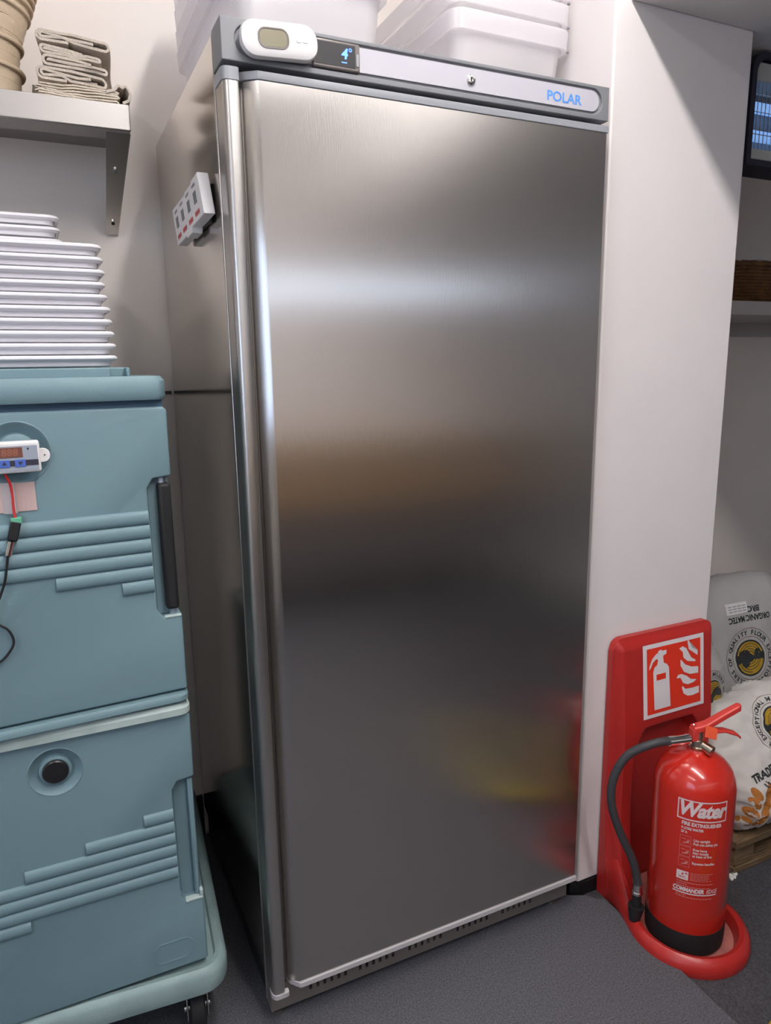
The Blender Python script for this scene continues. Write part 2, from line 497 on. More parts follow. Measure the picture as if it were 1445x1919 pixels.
mk('handle_top_cap', prism(hc, z1 - 0.006, z1 + 0.013), M['cap'], fr, smooth=True)
mk('door_bottom_trim', prism([(0.036, 0.030), (0.041, 0.016), (0.0575, -0.0035), (W + 0.001, -0.0035), (W + 0.001, 0.05), (0.036, 0.05)], z0 - 0.013, z0), M['trimw'], fr, bevel=0.0015)
hb = [(0.0, 0.029), (-0.0015, 0.0165)] + [(0.010 - 0.0115 * cos(a), 0.0125 - 0.0145 * sin(a)) for a in [radians(t) for t in (10, 30, 50, 70, 90)]] + [(0.030, -0.002), (0.0335, 0.0), (0.0335, 0.010), (0.012, 0.012), (0.010, 0.029)]
mk('handle_bottom_cap', prism(hb, z0 - 0.022, z0 - 0.012), M['trimw'], fr, smooth=True)
# control housing
hd = mk('control_housing', box(0.0, W, 0.0, 0.0635, 1.8335, 1.896), M['hood'], fr, bevel=0.002)
def pill(x0, x1, z0, z1, ya, yb, n=10):
    r = (z1 - z0) / 2; zc = (z0 + z1) / 2
    p = [(x1 - r + r * cos(a), zc + r * sin(a)) for a in [-pi / 2 + pi * i / n for i in range(n + 1)]]
    p += [(x0 + r + r * cos(a), zc + r * sin(a)) for a in [pi / 2 + pi * i / n for i in range(n + 1)]]
    return prism(p, ya, yb, 'y')
hd.modifiers.clear()
carve(hd, pill(0.022, 0.7615, 1.8425, 1.8925 - 0.003, -0.01, 0.0045))
bv = hd.modifiers.new('bevel', 'BEVEL'); bv.width = 0.0015; bv.segments = 2
for p in hd.data.polygons: p.use_smooth = False
mk('fascia_panel', pill(0.030, 0.7545, 1.8475, 1.8855, 0.0012, 0.006), M['fascia'], fr)
ctl = mk('digital_controller', box(0.150, 0.235, -0.003, 0.005, 1.8445, 1.8885), M['bezel'], fr, bevel=0.003, seg=3)
mk('display_glass', box(0.154, 0.226, -0.0036, -0.0028, 1.850, 1.884), M['black'], ctl)
mk('digit', up3(J2(mv(text('4', 0.022, 0.0007, 0.15), 0.206, 1.869), annulus(0.0016, 0.003, cx=0.217, cy=1.8765, n=12), rect(0.201, 0.2105, 1.8556, 1.8572)), lambda x, y: (x, -0.0040, y)), M['led'], ctl)
mk('button', box(0.2275, 0.2325, -0.0042, -0.003, 1.853, 1.872), M['cap'], ctl, bevel=0.001)
lk = mk('lock', T(lathe([(0.0085, 0), (0.0085, 0.003), (0.0065, 0.0045), (0.004, 0.0045), (0.0035, 0.003)], 20), Matrix.Translation((0.4555, 0.0012, 1.866)) @ Matrix.Rotation(pi / 2, 4, 'X')), M['chrome'], fr, smooth=True)
mk('keyhole', box(0.4546, 0.4564, -0.0031, -0.002, 1.8625, 1.8695), M['black'], lk)
lg = mv(text('POLAR', 0.0245, 0.0006, 0, sx=1.12, spacing=0.98), 0.668, 1.8625)
mk('logo', up3(lg, lambda x, y: (x, 0.0009, y)), M['polar'], fr, label='blue POLAR logo')

# oval thermometer stuck on the housing
th = thing('thermometer', 'white pill-shaped digital thermometer stuck on the fridge top panel', 'thermometer', (0.0915, -0.0005, 1.868), rot=(0, radians(-3.5), 0))
def pr(w, h, r, y, n=7): return [(x, y, z) for x, z in rr2(0, 0, w, h, r, n)]
mk('body', loft([pr(0.118, 0.046, 0.02, 0.0), pr(0.127, 0.054, 0.024, -0.005), pr(0.129, 0.055, 0.0245, -0.010), pr(0.125, 0.051, 0.023, -0.0165), pr(0.112, 0.040, 0.019, -0.0195)]), M['white'], th, smooth=True)
mk('bezel', T(loft([pr(0.052, 0.031, 0.013, -0.019), pr(0.051, 0.030, 0.013, -0.0206), pr(0.047, 0.026, 0.011, -0.0206), pr(0.045, 0.024, 0.010, -0.0198)]), Matrix.Translation((-0.012, 0, 0))), M['bezel'], th, smooth=True)
mk('lcd_screen', T(loft([pr(0.045, 0.024, 0.009, -0.0192), pr(0.045, 0.024, 0.009, -0.0201)]), Matrix.Translation((-0.012, 0, 0))), M['lcd'], th)
for dx in (0.030, 0.041):
    mk('button', T(loft([pr(0.011, 0.009, 0.0044, -0.0185), pr(0.009, 0.007, 0.0034, -0.0203)]), Matrix.Translation((dx, 0, 0.001))), M['white'], th, smooth=True)

# timer strip stuck on the fridge side (facing -x)
tm = thing('kitchen_timer', 'white four-display timer strip stuck on the fridge side', 'timer', (0.0, 0.0, 1.65))
out = [(0.077, -0.031), (0.121, 0.045), (0.176, 0.043), (0.178, 0.038), (0.262, 0.036), (0.264, 0.032), (0.393, 0.030), (0.350, -0.046), (0.268, -0.043), (0.262, -0.041), (0.200, -0.040), (0.196, -0.033), (0.150, -0.033), (0.146, -0.030)]
out = [(0.079, -0.031), (0.119, 0.044), (0.180, 0.0425), (0.182, 0.038), (0.245, 0.037), (0.247, 0.034), (0.393, 0.032), (0.352, -0.044), (0.250, -0.041), (0.246, -0.046), (0.196, -0.044), (0.192, -0.034)]
mk('body', prism(out, -0.026, -0.006, 'x'), M['white'], tm, bevel=0.0025, seg=3)
mk('magnet', box(-0.0065, -0.0004, 0.13, 0.33, -0.035, 0.03), M['black'], tm, bevel=0.002)
def tmf(u, v, x=-0.0266):   # u 0..1 along, v 0..1 up; the strip is sheared
    return (x, 0.352 + (0.079 - 0.352) * u + (0.041 + (0.040 - 0.041) * u) * v, -0.044 + 0.013 * u + (0.076 - 0.001 * u) * v)
for i, u in enumerate((0.135, 0.36, 0.60, 0.83)):
    q = [(u - 0.042, 0.40), (u + 0.042, 0.40), (u + 0.042, 0.68), (u - 0.042, 0.68)]
    mk('display', loft([[tmf(a, b, -0.0258) for a, b in q], [tmf(a, b, -0.0268) for a, b in q]]), M['lcdgrey'], tm)
    d = J(*[ell(u - 0.055 + 0.036 * k, 0.17, 0.017, 0.07, n=10) for k in range(4)])
    mk('button_marks', up3(d, lambda a, b: tmf(a, b, -0.0265)), M['redbtn'], tm)
    mk('lettering', up3(J(*[rect(u - 0.05 + 0.022 * k, u - 0.035 + 0.022 * k, 0.80, 0.87) for k in range(5)]), lambda a, b: tmf(a, b, -0.0265)), M['ink'], tm)

# ================================================================== WALL SHELF (left)
sh = thing('wall_shelf', 'stainless steel wall shelf holding the folded cloths', 'shelf', (0, 0, 0))
SZ = 1.886
mk('shelf_top', J(box(-1.3, -0.092, 0.432, 0.744, SZ - 0.003, SZ)), M['steel_dull'], sh)
mk('front_lip', J(box(-1.3, -0.092, 0.430, 0.434, SZ - 0.049, SZ), box(-1.3, -0.092, 0.434, 0.505, SZ - 0.049, SZ - 0.046)), M['steel_dull'], sh, bevel=0.004, seg=3)
mk('end_lip', box(-0.0945, -0.0905, 0.430, 0.744, SZ - 0.049, SZ), M['steel_dull'], sh, bevel=0.0018, seg=3)
mk('upstand', box(-1.3, -0.092, 0.7405, 0.7445, SZ, SZ + 0.012), M['steel_dull'], sh)
def bracket(x):
    a = 0.024
    secs = [[(x - a, 0.452, SZ - 0.049), (x + a, 0.452, SZ - 0.049), (x + a, 0.456, SZ - 0.049), (x - a, 0.456, SZ - 0.049)],
            [(x - 0.017, 0.735, 1.684), (x + 0.011, 0.735, 1.684), (x + 0.011, 0.739, 1.684), (x - 0.017, 0.739, 1.684)]]
    b = mk('bracket', J(loft(secs), loft([[(x + a - 0.003, 0.454, SZ - 0.049), (x + a, 0.454, SZ - 0.049), (x + 0.011, 0.737, 1.684), (x + 0.008, 0.737, 1.684)],
                     [(x + a - 0.003, 0.742, SZ - 0.049), (x + a, 0.742, SZ - 0.049), (x + 0.011, 0.744, 1.684), (x + 0.008, 0.744, 1.684)]])), M['steel2'], sh)
    for t in (0.33, 0.86):
        y = 0.452 + (0.735 - 0.452) * t; z = SZ - 0.049 + (1.684 - SZ + 0.049) * t
        mk('screw', cyl((x - 0.003, y - 0.004, z - 0.004), (x - 0.003, y + 0.002, z + 0.002), 0.004, 10), M['chrome'], b)
bracket(-0.113)
bracket(-1.15)

# ---- folded cloths
def ribbon(path, th, y0, y1, ny=5, seed=0, wob=0.002, skew=0.0):
    """thickened polyline in (x,z) extruded along y"""
    P = [Vector((p[0], p[1])) for p in path]
    A, B = [], []
    for i, p in enumerate(P):
        t = (P[min(i + 1, len(P) - 1)] - P[max(i - 1, 0)]).normalized()
        n = Vector((-t.y, t.x))
        A.append(p + n * th / 2); B.append(p - n * th / 2)
    loop = A + B[::-1]
    secs = []
    for k in range(ny):
        f = k / (ny - 1); y = y0 + (y1 - y0) * f
        secs.append([(q.x + skew * f + wob * noise.noise(Vector((q.x * 20 + seed, f * 2, q.y * 30))), y + wob * noise.noise(Vector((q.x * 30, seed, q.y * 40))),
                      q.y + wob * 0.7 * noise.noise(Vector((q.x * 25, f * 3 + seed, 7)))) for q in loop])
    return loft(secs)
def fold(x0, x1, zb, h, kind, seed):
    """racetrack fold: sheet doubled back on itself, ends tucked in"""
    rnd = random.Random(seed)
    pts = []
    zt = zb + h
    def arc(cx, cz, r, a0, a1, n=8, sq=1.0):
        return [(cx + r * sq * cos(radians(a0 + (a1 - a0) * i / n)), cz + r * sin(radians(a0 + (a1 - a0) * i / n))) for i in range(n + 1)]
    R = h / 2; m = (zb + zt) / 2
    if kind == 0:      # outer loop open to the left, inner loop nested
        pts += [(x0 + 0.055, zb + 0.002)]
        pts += arc(x0 + R, m, R, 265, 90)
        pts += [(x0 + (x1 - x0) * t, zt - 0.002 * sin(t * 9)) for t in (0.3, 0.5, 0.7)]
        pts += arc(x1 - R * 0.8, m + R * 0.05, R * 0.85, 85, -90)
        pts += [(x0 + (x1 - x0) * t, zb + 0.006 + 0.005 * sin(t * 7)) for t in (0.75, 0.5, 0.35)]
        pts += arc(x0 + R * 1.2, m + 0.001, R * 0.52, 265, 95)
        pts += [(x0 + (x1 - x0) * t, zt - 0.0075) for t in (0.4, 0.6, 0.78)]
    elif kind == 1:    # open to the right
        pts += [(x1 - 0.03, zt - 0.004), (x1 - 0.06, zt - 0.001)]
        pts += arc(x0 + R, m, R, 95, 270)
        pts += [(x0 + (x1 - x0) * t, zb + 0.001) for t in (0.4, 0.6, 0.8)]
        pts += arc(x1 - R * 0.5, zb + R * 0.5, R * 0.5, -85, 85)
        pts += [(x0 + (x1 - x0) * t, m + 0.001 * sin(t * 9)) for t in (0.8, 0.6, 0.4)]
        pts += arc(x0 + R * 1.3, m - 0.001, R * 0.3, 90, 200, 4)
    else:              # many flat layers
        n = 6
        for k in range(n):
            z = zb + 0.003 + (h - 0.006) * k / (n - 1)
            a, b = (x0 + 0.008 + 0.003 * (k % 3), x1 - 0.008 - 0.004 * rnd.random())
            row = [(a + (b - a) * t, z + 0.0012 * sin(t * 6 + k)) for t in (0, 0.15, 0.3, 0.45, 0.6, 0.75, 0.9, 1)]
            if k % 2: row = row[::-1]
            pts += row
            if k < n - 1:
                e = (b + 0.004 if k % 2 == 0 else a - 0.005)
                pts.append((e, z + (h - 0.006) / (n - 1) / 2))
    return pts
clabels = ['bottom folded linen cloth on the steel shelf, many thin layers and a loose end',
           'folded linen cloth second from the bottom of the shelf stack',
           'middle folded linen cloth of the stack on the shelf',
           'folded linen cloth just below the topmost one on the shelf',
           'topmost folded linen cloth of the stack, one open loop facing out']
cz = SZ + 0.001
spec = [(-0.268, -0.100, 0.034, 2, 0.456, 0.66, 'cloth2', -0.0),
        (-0.256, -0.128, 0.0245, 0, 0.462, 0.68, 'cloth', 0.02),
        (-0.242, -0.124, 0.021, 1, 0.460, 0.67, 'cloth', 0.02),
        (-0.245, -0.136, 0.017, 1, 0.464, 0.66, 'cloth', 0.015),
        (-0.248, -0.118, 0.0215, 0, 0.462, 0.68, 'cloth', 0.02)]
for i, (x0, x1, h, k, y0, y1, mm, sk) in enumerate(spec):
    base = cz
    t = thing('folded_cloth', clabels[i], 'cloth', (0, 0, base), group='folded cloths on the shelf')
    pth = [(x, z) for x, z in fold(x0, x1, 0.0025, h - 0.005, k, i)]
    sl = -0.07 if i else -0.03
    tilt = [(x, z + (0.012 if i in (1, 2, 3, 4) else 0.0) * ((x1 - x) / (x1 - x0)) * (0.5 if i < 4 else 0.8)) for x, z in pth]
    P3 = [(p[0], p[1]) for p in tilt]
    mk('cloth', ribbon(P3, 0.0048 if k < 2 else 0.0030, y0, y1, 6, i * 3.3, 0.004, sk), M[mm], t, smooth=True)
    # the hidden filling layers between the loops
    mk('inner_fold', ribbon([(x0 + 0.02 + (x1 - x0 - 0.035) * q, h * 0.5 + (0.006 * (1 - q) if i else 0) + 0.001 * sin(q * 8)) for q in (0, .2, .4, .6, .8, 1)], 0.0042, y0 + 0.012, y1, 5, i + 9, 0.003, sk), M[mm], t, smooth=True)
    if i == 0:
        mk('loose_end', ribbon([(-0.128, 0.026), (-0.115, 0.030), (-0.104, 0.040), (-0.098, 0.036), (-0.088, 0.040), (-0.084, 0.026), (-0.090, 0.012), (-0.10, 0.006)], 0.0055, 0.452, 0.60, 5, 4, 0.006), M['cloth'], t, smooth=True)
    cz += h + (0.0015 if i else -0.003)

# ---- cane proving baskets, nested
def basket(nm, r, h, z, label, tilt=0.0, dx=0.0):
    t = thing('proving_basket', label, 'basket', (-0.366 + dx, 0.575, z), rot=(0, tilt, 0), group='cane proving baskets')
    pf = [(r * 0.72, 0.0), (r * 0.79, 0.004), (r * 0.90, h * 0.45), (r * 0.97, h - 0.004), (r * 0.90, h - 0.004), (r * 0.84, h * 0.45), (r * 0.70, 0.012)]
    mk('bowl', lathe(pf, 40), M['cane'], t, smooth=True)
    V = []
    n = 40
    ring = tube([(r * cos(2 * pi * i / n), r * sin(2 * pi * i / n), h - 0.006) for i in range(n + 1)], 0.0042, 8, sm=False)
    mk('rim', ring, M['cane'], t, smooth=True)
    for k, f in enumerate((0.30, 0.62)):
        rr = r * (0.79 + 0.195 * f)
        mk('coil', tube([(rr * cos(2 * pi * i / n), rr * sin(2 * pi * i / n), h * f) for i in range(n + 1)], 0.0018, 6, sm=False), M['cane'], t, smooth=True)
    return t
bl = ['lowest cane proving basket, resting on the steel shelf', 'second cane proving basket from the shelf', 'third cane proving basket from the shelf',
      'fourth cane proving basket, first of the closely nested ones', 'fifth cane proving basket in the leaning stack', 'sixth cane proving basket in the leaning stack',
      'seventh cane proving basket in the leaning stack', 'topmost cane proving basket, cut by the picture edge']
bz = SZ + 0.002
for i, (r, z, dx) in enumerate(((0.088, 0, 0), (0.090, 0.050, 0), (0.094, 0.092, 0.002), (0.100, 0.116, 0.004), (0.104, 0.132, 0.006), (0.107, 0.147, 0.008), (0.110, 0.162, 0.010), (0.112, 0.178, 0.011))):
    basket('b', r, 0.075, bz + z, bl[i], 0.0 if i < 3 else radians(4), dx)

# ================================================================== CARRIERS AND DOLLY
def face_box(w, d, h, r, zb):
    """rounded box lofted bottom to top"""
    return loft([rrect(-w / 2, d / 2, w - 0.012, d - 0.012, r, zb), rrect(-w / 2, d / 2, w, d, r, zb + 0.006),
                 rrect(-w / 2, d / 2, w, d, r, zb + h - 0.006), rrect(-w / 2, d / 2, w - 0.012, d - 0.012, r, zb + h)])
def dimple(cx, cz, R, mt):
    V = T(lathe([(R * 1.0, -0.006), (R * 1.03, 0.0002), (R * 1.0, 0.0010), (R * 0.96, 0.0), (R * 0.86, -0.006), (R * 0.70, -0.012), (R * 0.64, -0.0135), (R * 0.62, -0.012), (R * 0.60, -0.005), (R * 0.57, -0.004), (0.001, -0.004)], 40, capb=False),
          Matrix.Translation((cx, 0, cz)) @ Matrix.Rotation(pi / 2, 4, 'X'))
    return V
def door_plate(w, zb, zt, nx0, nx1, nz0, nz1):
    """front door outline with the side notch for the latch, (x,z)"""
    return [(-w, zb), (-0.002, zb), (0.0, zb + 0.004), (0.0, nz0), (-0.006, nz0 - 0.0), (nx0 + 0.01, nz0 - 0.004), (nx0, nz0 + 0.012), (nx0, nz1 - 0.015), (nx0 + 0.010, nz1), (-0.001, nz1 + 0.003), (0.0, zt - 0.006), (-0.006, zt), (-w, zt)]

CW, CD = 0.466, 0.62
def carrier(label, loc, yaw, H, up):
    t = thing('food_carrier', label, 'food carrier', loc, radians(yaw), group='insulated food carriers')
    # shell behind the door
    b = mk('body', J(face_box(CW - 0.004, CD, H, 0.018, 0.0)), M['teal'], t, smooth=True, loc=(-0.002, 0.028, 0))
    return t, b

# upper carrier ----------------------------------------------------
U, Ub = carrier('upper teal insulated food carrier with white controller taped on its door', (-0.118, 0.04, 0.758), 2.5, 0.585, True)
zz = 0.758
mk('top_lid', loft([rrect(-CW / 2, 0.32, CW - 0.004, 0.655, 0.02, 1.309 - zz), rrect(-CW / 2, 0.32, CW + 0.002, 0.662, 0.02, 1.316 - zz), rrect(-CW / 2, 0.32, CW + 0.002, 0.662, 0.02, 1.340 - zz), rrect(-CW / 2, 0.32, CW - 0.010, 0.650, 0.016, 1.348 - zz)]), M['teal'], U, smooth=True)
mk('top_ridge', J(box(-CW + 0.02, -0.080, 0.035, 0.075, 1.346 - zz, 1.363 - zz), box(-0.055, -0.050, 0.035, 0.075, 1.346 - zz, 1.363 - zz), box(-0.080, -0.045, 0.060, 0.078, 1.346 - zz, 1.363 - zz)), M['teal'], U, bevel=0.004)
mk('lid_gasket', box(-CW + 0.01, -0.006, 0.004, 0.030, 1.296 - zz, 1.3105 - zz), M['teal_d'], U)
dp = door_plate(CW, 0.782 - zz, 1.297 - zz, -0.042, 0, 0.929 - zz, 1.175 - zz)
ud = mk('door', prism(dp, 0.0, 0.040, 'y'), M['teal'], U, bevel=0.004, seg=3)
mk('notch_wall', box(-0.041, -0.004, 0.018, 0.040, 0.925 - zz, 1.18 - zz), M['teal'], U, bevel=0.003)
lt = mk('latch_bar', box(-0.0255, -0.0035, -0.004, 0.020, 0.938 - zz, 1.166 - zz), M['rubber'], U, bevel=0.006, seg=3, label='long black vertical latch bar')
mk('latch_pin', cyl((-0.017, 0.012, 1.160 - zz), (-0.017, 0.012, 1.176 - zz), 0.005, 12), M['panel'], U)
mk('latch_pin', cyl((-0.012, 0.012, 0.926 - zz), (-0.012, 0.012, 0.944 - zz), 0.0065, 12), M['panel'], U)
mk('bottom_ledge', loft([rrect(-CW / 2, 0.32, CW - 0.008, 0.655, 0.016, 0.762 - zz), rrect(-CW / 2, 0.32, CW + 0.002, 0.662, 0.018, 0.765 - zz), rrect(-CW / 2, 0.32, CW + 0.002, 0.662, 0.018, 0.774 - zz), rrect(-CW / 2, 0.32, CW - 0.006, 0.655, 0.016, 0.7785 - zz)]), M['teal'], U, smooth=True)
mk('notch_lip', box(-0.030, -0.001, -0.0015, 0.010, 0.922 - zz, 0.9275 - zz), M['teal_l'], U, bevel=0.002)
def rib(z, x0, x1, h, par):
    pf = [(0.0008, 0.0), (-0.0012, 0.0004)] + [(-0.0006 - 0.0062 * sin(a), 0.0004 + (h - 0.0006) * (1 - cos(a)) / 2) for a in [pi * i / 7 for i in range(1, 7)]] + [(0.0, h), (0.0008, h)]
    return mk('rib', prism(pf, x0, x1, 'x'), M['teal'], par, smooth=True, loc=(0, 0, z))
rh = 0.0244
def rlen(rows, top, par, zoff):
    for k, x0 in enumerate(rows):
        rib(top - (k + 1) * rh - zoff, x0, -0.0445, rh, par)
rlen([-CW + 0.03, -CW + 0.03, -CW + 0.03, -CW + 0.03, -0.199, -0.097], 1.1215, ud, zz)
carve(ud, T(lathe([(0.047, -0.03), (0.047, 0.01)], 40), Matrix.Translation((-0.233, 0, 1.234 - zz)) @ Matrix.Rotation(pi / 2, 4, 'X')))
mk('vent_surround', dimple(-0.233, 1.234 - zz, 0.048, 0), M['teal'], ud, smooth=True)
# lower carrier ----------------------------------------------------
z2 = 0.196
L, Lb = carrier('lower teal insulated food carrier with a round black vent on its door', (-0.118, 0.04, z2), -0.3, 0.535, False)
mk('top_edge', loft([rrect(-CW / 2, 0.32, CW - 0.002, 0.652, 0.02, 0.735 - z2), rrect(-CW / 2, 0.32, CW + 0.003, 0.664, 0.02, 0.738 - z2), rrect(-CW / 2, 0.32, CW + 0.003, 0.664, 0.02, 0.750 - z2), rrect(-CW / 2, 0.32, CW - 0.012, 0.650, 0.018, 0.757 - z2)]), M['teal_l'], L, smooth=True)
dp = door_plate(CW, 0.200 - z2, 0.7355 - z2, -0.042, 0, 0.345 - z2, 0.600 - z2)
ld = mk('door', prism(dp, 0.0, 0.040, 'y'), M['teal'], L, bevel=0.004, seg=3)
mk('notch_wall', box(-0.041, -0.012, 0.022, 0.040, 0.340 - z2, 0.602 - z2), M['teal'], L, bevel=0.003)
mk('latch_plate', box(-0.014, -0.004, 0.006, 0.024, 0.347 - z2, 0.598 - z2), M['teal'], L, bevel=0.003)
mk('notch_lip', J(box(-0.034, -0.0005, -0.0015, 0.012, 0.339 - z2, 0.3455 - z2), box(-0.0065, 0.0, -0.0015, 0.010, 0.3455 - z2, 0.360 - z2)), M['teal_l'], L, bevel=0.002, label='scuffed white corner of the latch notch')
rlen([-0.097, -0.199, -0.300, -CW + 0.03, -CW + 0.03, -CW + 0.03], 0.548, ld, z2)
rib(0.548 - 7 * rh - z2, -CW + 0.03, -0.300, rh, ld)
carve(ld, T(lathe([(0.043, -0.03), (0.043, 0.01)], 40), Matrix.Translation((-0.233, 0, 0.675 - z2)) @ Matrix.Rotation(pi / 2, 4, 'X')))
vs = mk('vent_surround', dimple(-0.233, 0.675 - z2, 0.044, 0), M['teal'], ld, smooth=True)
mk('vent_cap', T(lathe([(0.0215, -0.005), (0.0215, 0.001), (0.0195, 0.003), (0.002, 0.0035)], 28), Matrix.Translation((-0.233, 0, 0.675 - z2)) @ Matrix.Rotation(pi / 2, 4, 'X')), M['black'], ld, smooth=True, label='round black rubber vent cap')
mk('embossed_oval', T(loft([[(x, z, 0) for x, z in rr2(-0.064, 0.243, 0.074, 0.044, 0.016)], [(x, z, 0.0013) for x, z in rr2(-0.064, 0.243, 0.074, 0.044, 0.016)],
     [(x, z, 0.0013) for x, z in rr2(-0.064, 0.243, 0.070, 0.040, 0.014)], [(x, z, 0.0004) for x, z in rr2(-0.064, 0.243, 0.070, 0.040, 0.014)]]),
     Matrix(((1, 0, 0, 0), (0, 0, -1, 0), (0, 1, 0, -z2), (0, 0, 0, 1)))), M['teal'], ld, smooth=True)

# dolly -------------------------------------------------------------
D = thing('dolly', 'grey-green plastic dolly on castors under the teal carriers', 'dolly', (-0.082, 0.010, 0.0), radians(-4.5))
dw, dd = 0.54, 0.70
mk('platform', loft([rrect(-dw / 2, dd / 2, dw - 0.04, dd - 0.04, 0.045, 0.135), rrect(-dw / 2, dd / 2, dw - 0.006, dd - 0.006, 0.05, 0.142), rrect(-dw / 2, dd / 2, dw, dd, 0.052, 0.155), rrect(-dw / 2, dd / 2, dw, dd, 0.052, 0.180),
      rrect(-dw / 2, dd / 2, dw - 0.008, dd - 0.008, 0.05, 0.190), rrect(-dw / 2, dd / 2, dw - 0.022, dd - 0.022, 0.045, 0.1945), rrect(-dw / 2, dd / 2, dw - 0.044, dd - 0.044, 0.035, 0.1925), rrect(-dw / 2, dd / 2, dw - 0.052, dd - 0.052, 0.03, 0.186)]), M['dolly'], D, smooth=True)
def castor(x, y):
    c = mk('castor', J(box(x - 0.035, x + 0.035, y - 0.03, y + 0.03, 0.127, 0.1345), cyl((x, y, 0.112), (x, y, 0.128), 0.022, 20),
                       box(x - 0.022, x - 0.018, y - 0.014, y + 0.03, 0.040, 0.113), box(x + 0.018, x + 0.022, y - 0.014, y + 0.03, 0.040, 0.113)), M['chrome'], D, bevel=0.0015)
    mk('wheel', cyl((x - 0.015, y + 0.012, 0.05), (x + 0.015, y + 0.012, 0.05), 0.05, 28), M['rubber'], c, bevel=0.004)
    mk('axle', cyl((x - 0.026, y + 0.012, 0.05), (x + 0.026, y + 0.012, 0.05), 0.007, 12), M['chrome'], c)
for x, y in ((-0.065, 0.065), (-dw + 0.065, 0.065), (-0.065, dd - 0.09), (-dw + 0.065, dd - 0.09)):
    castor(x, y)

# ---- white trays in two stacks on the upper carrier
def tray(w, d, label, grp, loc, src=None):
    if src is not None:
        t = copy_tree(src, None, loc); t['label'] = label; t['group'] = grp
        return t
    t = thing('white_tray', label, 'tray', loc, radians(1.5), group=grp)
    def s(i, z): return rrect(0, 0, w - 2 * i, d - 2 * i, 0.022, z)
    mk('pan', loft([s(0.012, 0), s(0.0085, 0.002), s(0.0060, 0.0150), s(0.005, 0.0172), s(0.0075, 0.0152), s(0.0105, 0.004), s(0.02, 0.0026)]), M['white2'], t, smooth=True)
    mk('rim', loft([s(0.0055, 0.0100), s(0.002, 0.0108), s(-0.0015, 0.0140), s(-0.0015, 0.0165), s(0.001, 0.0192), s(0.005, 0.0197), s(0.008, 0.0182)], False, False), M['white2'], t, smooth=True)
    return t
ords = ['lowest', 'second lowest', 'third from the bottom', 'fourth from the bottom', 'fifth from the bottom', 'fifth from the top', 'fourth from the top', 'third from the top', 'second from the top', 'topmost']
src = None
for i in range(10):
    t = tray(0.34, 0.25, 'white plastic tray, %s of the front stack on the teal carrier' % ords[i], 'white trays of the front stack', (-0.362 + [0, 0, -0.001, -0.003, -0.004, -0.007, -0.009, -0.008, -0.009, -0.010][i] + 0.006, 0.235, 1.364 + i * 0.0202), src)
    if src is None: src = t
src2 = None
back_l = {13: 'topmost', 12: 'second from the top', 11: 'third from the top', 10: 'fourth from the top'}
for i in range(14):
    lab = 'white plastic tray, %s of the taller back stack' % back_l[i] if i in back_l else 'white plastic tray low in the back stack, hidden behind the front stack'
    t = tray(0.30, 0.22, lab, 'white trays of the back stack', (-0.398 + (0.003 if i < 12 else 0), 0.50, 1.350 + i * 0.0222), src2)
    if src2 is None: src2 = t

# ---- temperature controller taped to the upper door (local frame = upper door)
Um = Matrix.Translation(U.location) @ Matrix.Rotation(radians(2.5), 4, 'Z')
def doorpt(x, y, z): return Um @ Vector((x, y, z - zz))
tcx = thing('temperature_controller', 'white boxed temperature controller with dim red digits on the upper carrier', 'controller', doorpt(-0.238, -0.006, 1.229), rot=(0, 0, radians(2.5)))
mk('casing', box(-0.042, 0.0365, -0.017, 0.0, -0.0245, 0.0245), M['white'], tcx, bevel=0.004, seg=3)
mk('mounting_tab', J(prism([(0.0355, -0.011), (0.0415, -0.011)] + [(0.0425 + 0.0085 * cos(a), 0.0 + 0.0105 * sin(a)) for a in [-pi / 2 + pi * i / 10 for i in range(1, 10)]] + [(0.0415, 0.011), (0.0355, 0.011)], -0.006, -0.003, 'y')), M['white'], tcx, bevel=0.0008)
mk('screw_hole', cyl((0.043, -0.0064, 0), (0.043, -0.0055, 0), 0.0014, 10), M['dark'], tcx)
pn = mk('front_overlay', box(-0.0385, 0.033, -0.0176, -0.0168, -0.0205, 0.0175), M['panel'], tcx)
mk('stripe', box(-0.0385, 0.033, -0.0179, -0.0174, -0.0135, -0.0045), M['navy'], tcx)
sc = mk('segment_display', box(-0.0245, 0.012, -0.0184, -0.0174, 0.000, 0.0155), M['segbg'], tcx)
mk('digits', up3(mv(text('888', 0.0150, 0.0004, 0.08, spacing=1.05), -0.006, 0.0076), lambda x, y: (x, -0.0187, y)), M['seg'], sc)
for x, ch in ((-0.0145, 1), (0.0075, -1)):
    bt = mk('button', box(x - 0.0075, x + 0.0075, -0.0186, -0.0176, -0.0150, -0.0035), M['bluebtn'], tcx, bevel=0.0004)
    mk('arrow', up3(poly([(x - 0.0035, -0.009 - 0.002 * ch), (x, -0.009 + 0.0035 * ch), (x + 0.0035, -0.009 - 0.002 * ch)]), lambda a, b: (a, -0.0190, b)), M['navy'], bt)
mk('indicator', up3(ell(0.020, 0.0125, 0.0015, 0.0018, n=10), lambda a, b: (a, -0.0180, b)), M['navy'], tcx)
mk('red_wire', tube([(-0.016, -0.010, -0.024), (-0.013, -0.008, -0.033), (-0.010, -0.0045, -0.044), (-0.009, -0.003, -0.06), (-0.0095, -0.003, -0.08), (-0.009, -0.004, -0.0955), (-0.0085, -0.006, -0.100)], 0.0021, 8), M['redwire'], tcx, smooth=True)
tp = thing('sticking_plaster', 'square pink fabric plaster holding the wires below the controller', 'plaster', doorpt(-0.238, -0.0005, 1.165), rot=(0, 0, radians(2.5)))
mk('strip', box(-0.042, 0.024, -0.0010, 0.0, -0.0245, 0.0215), M['tape'], tp)
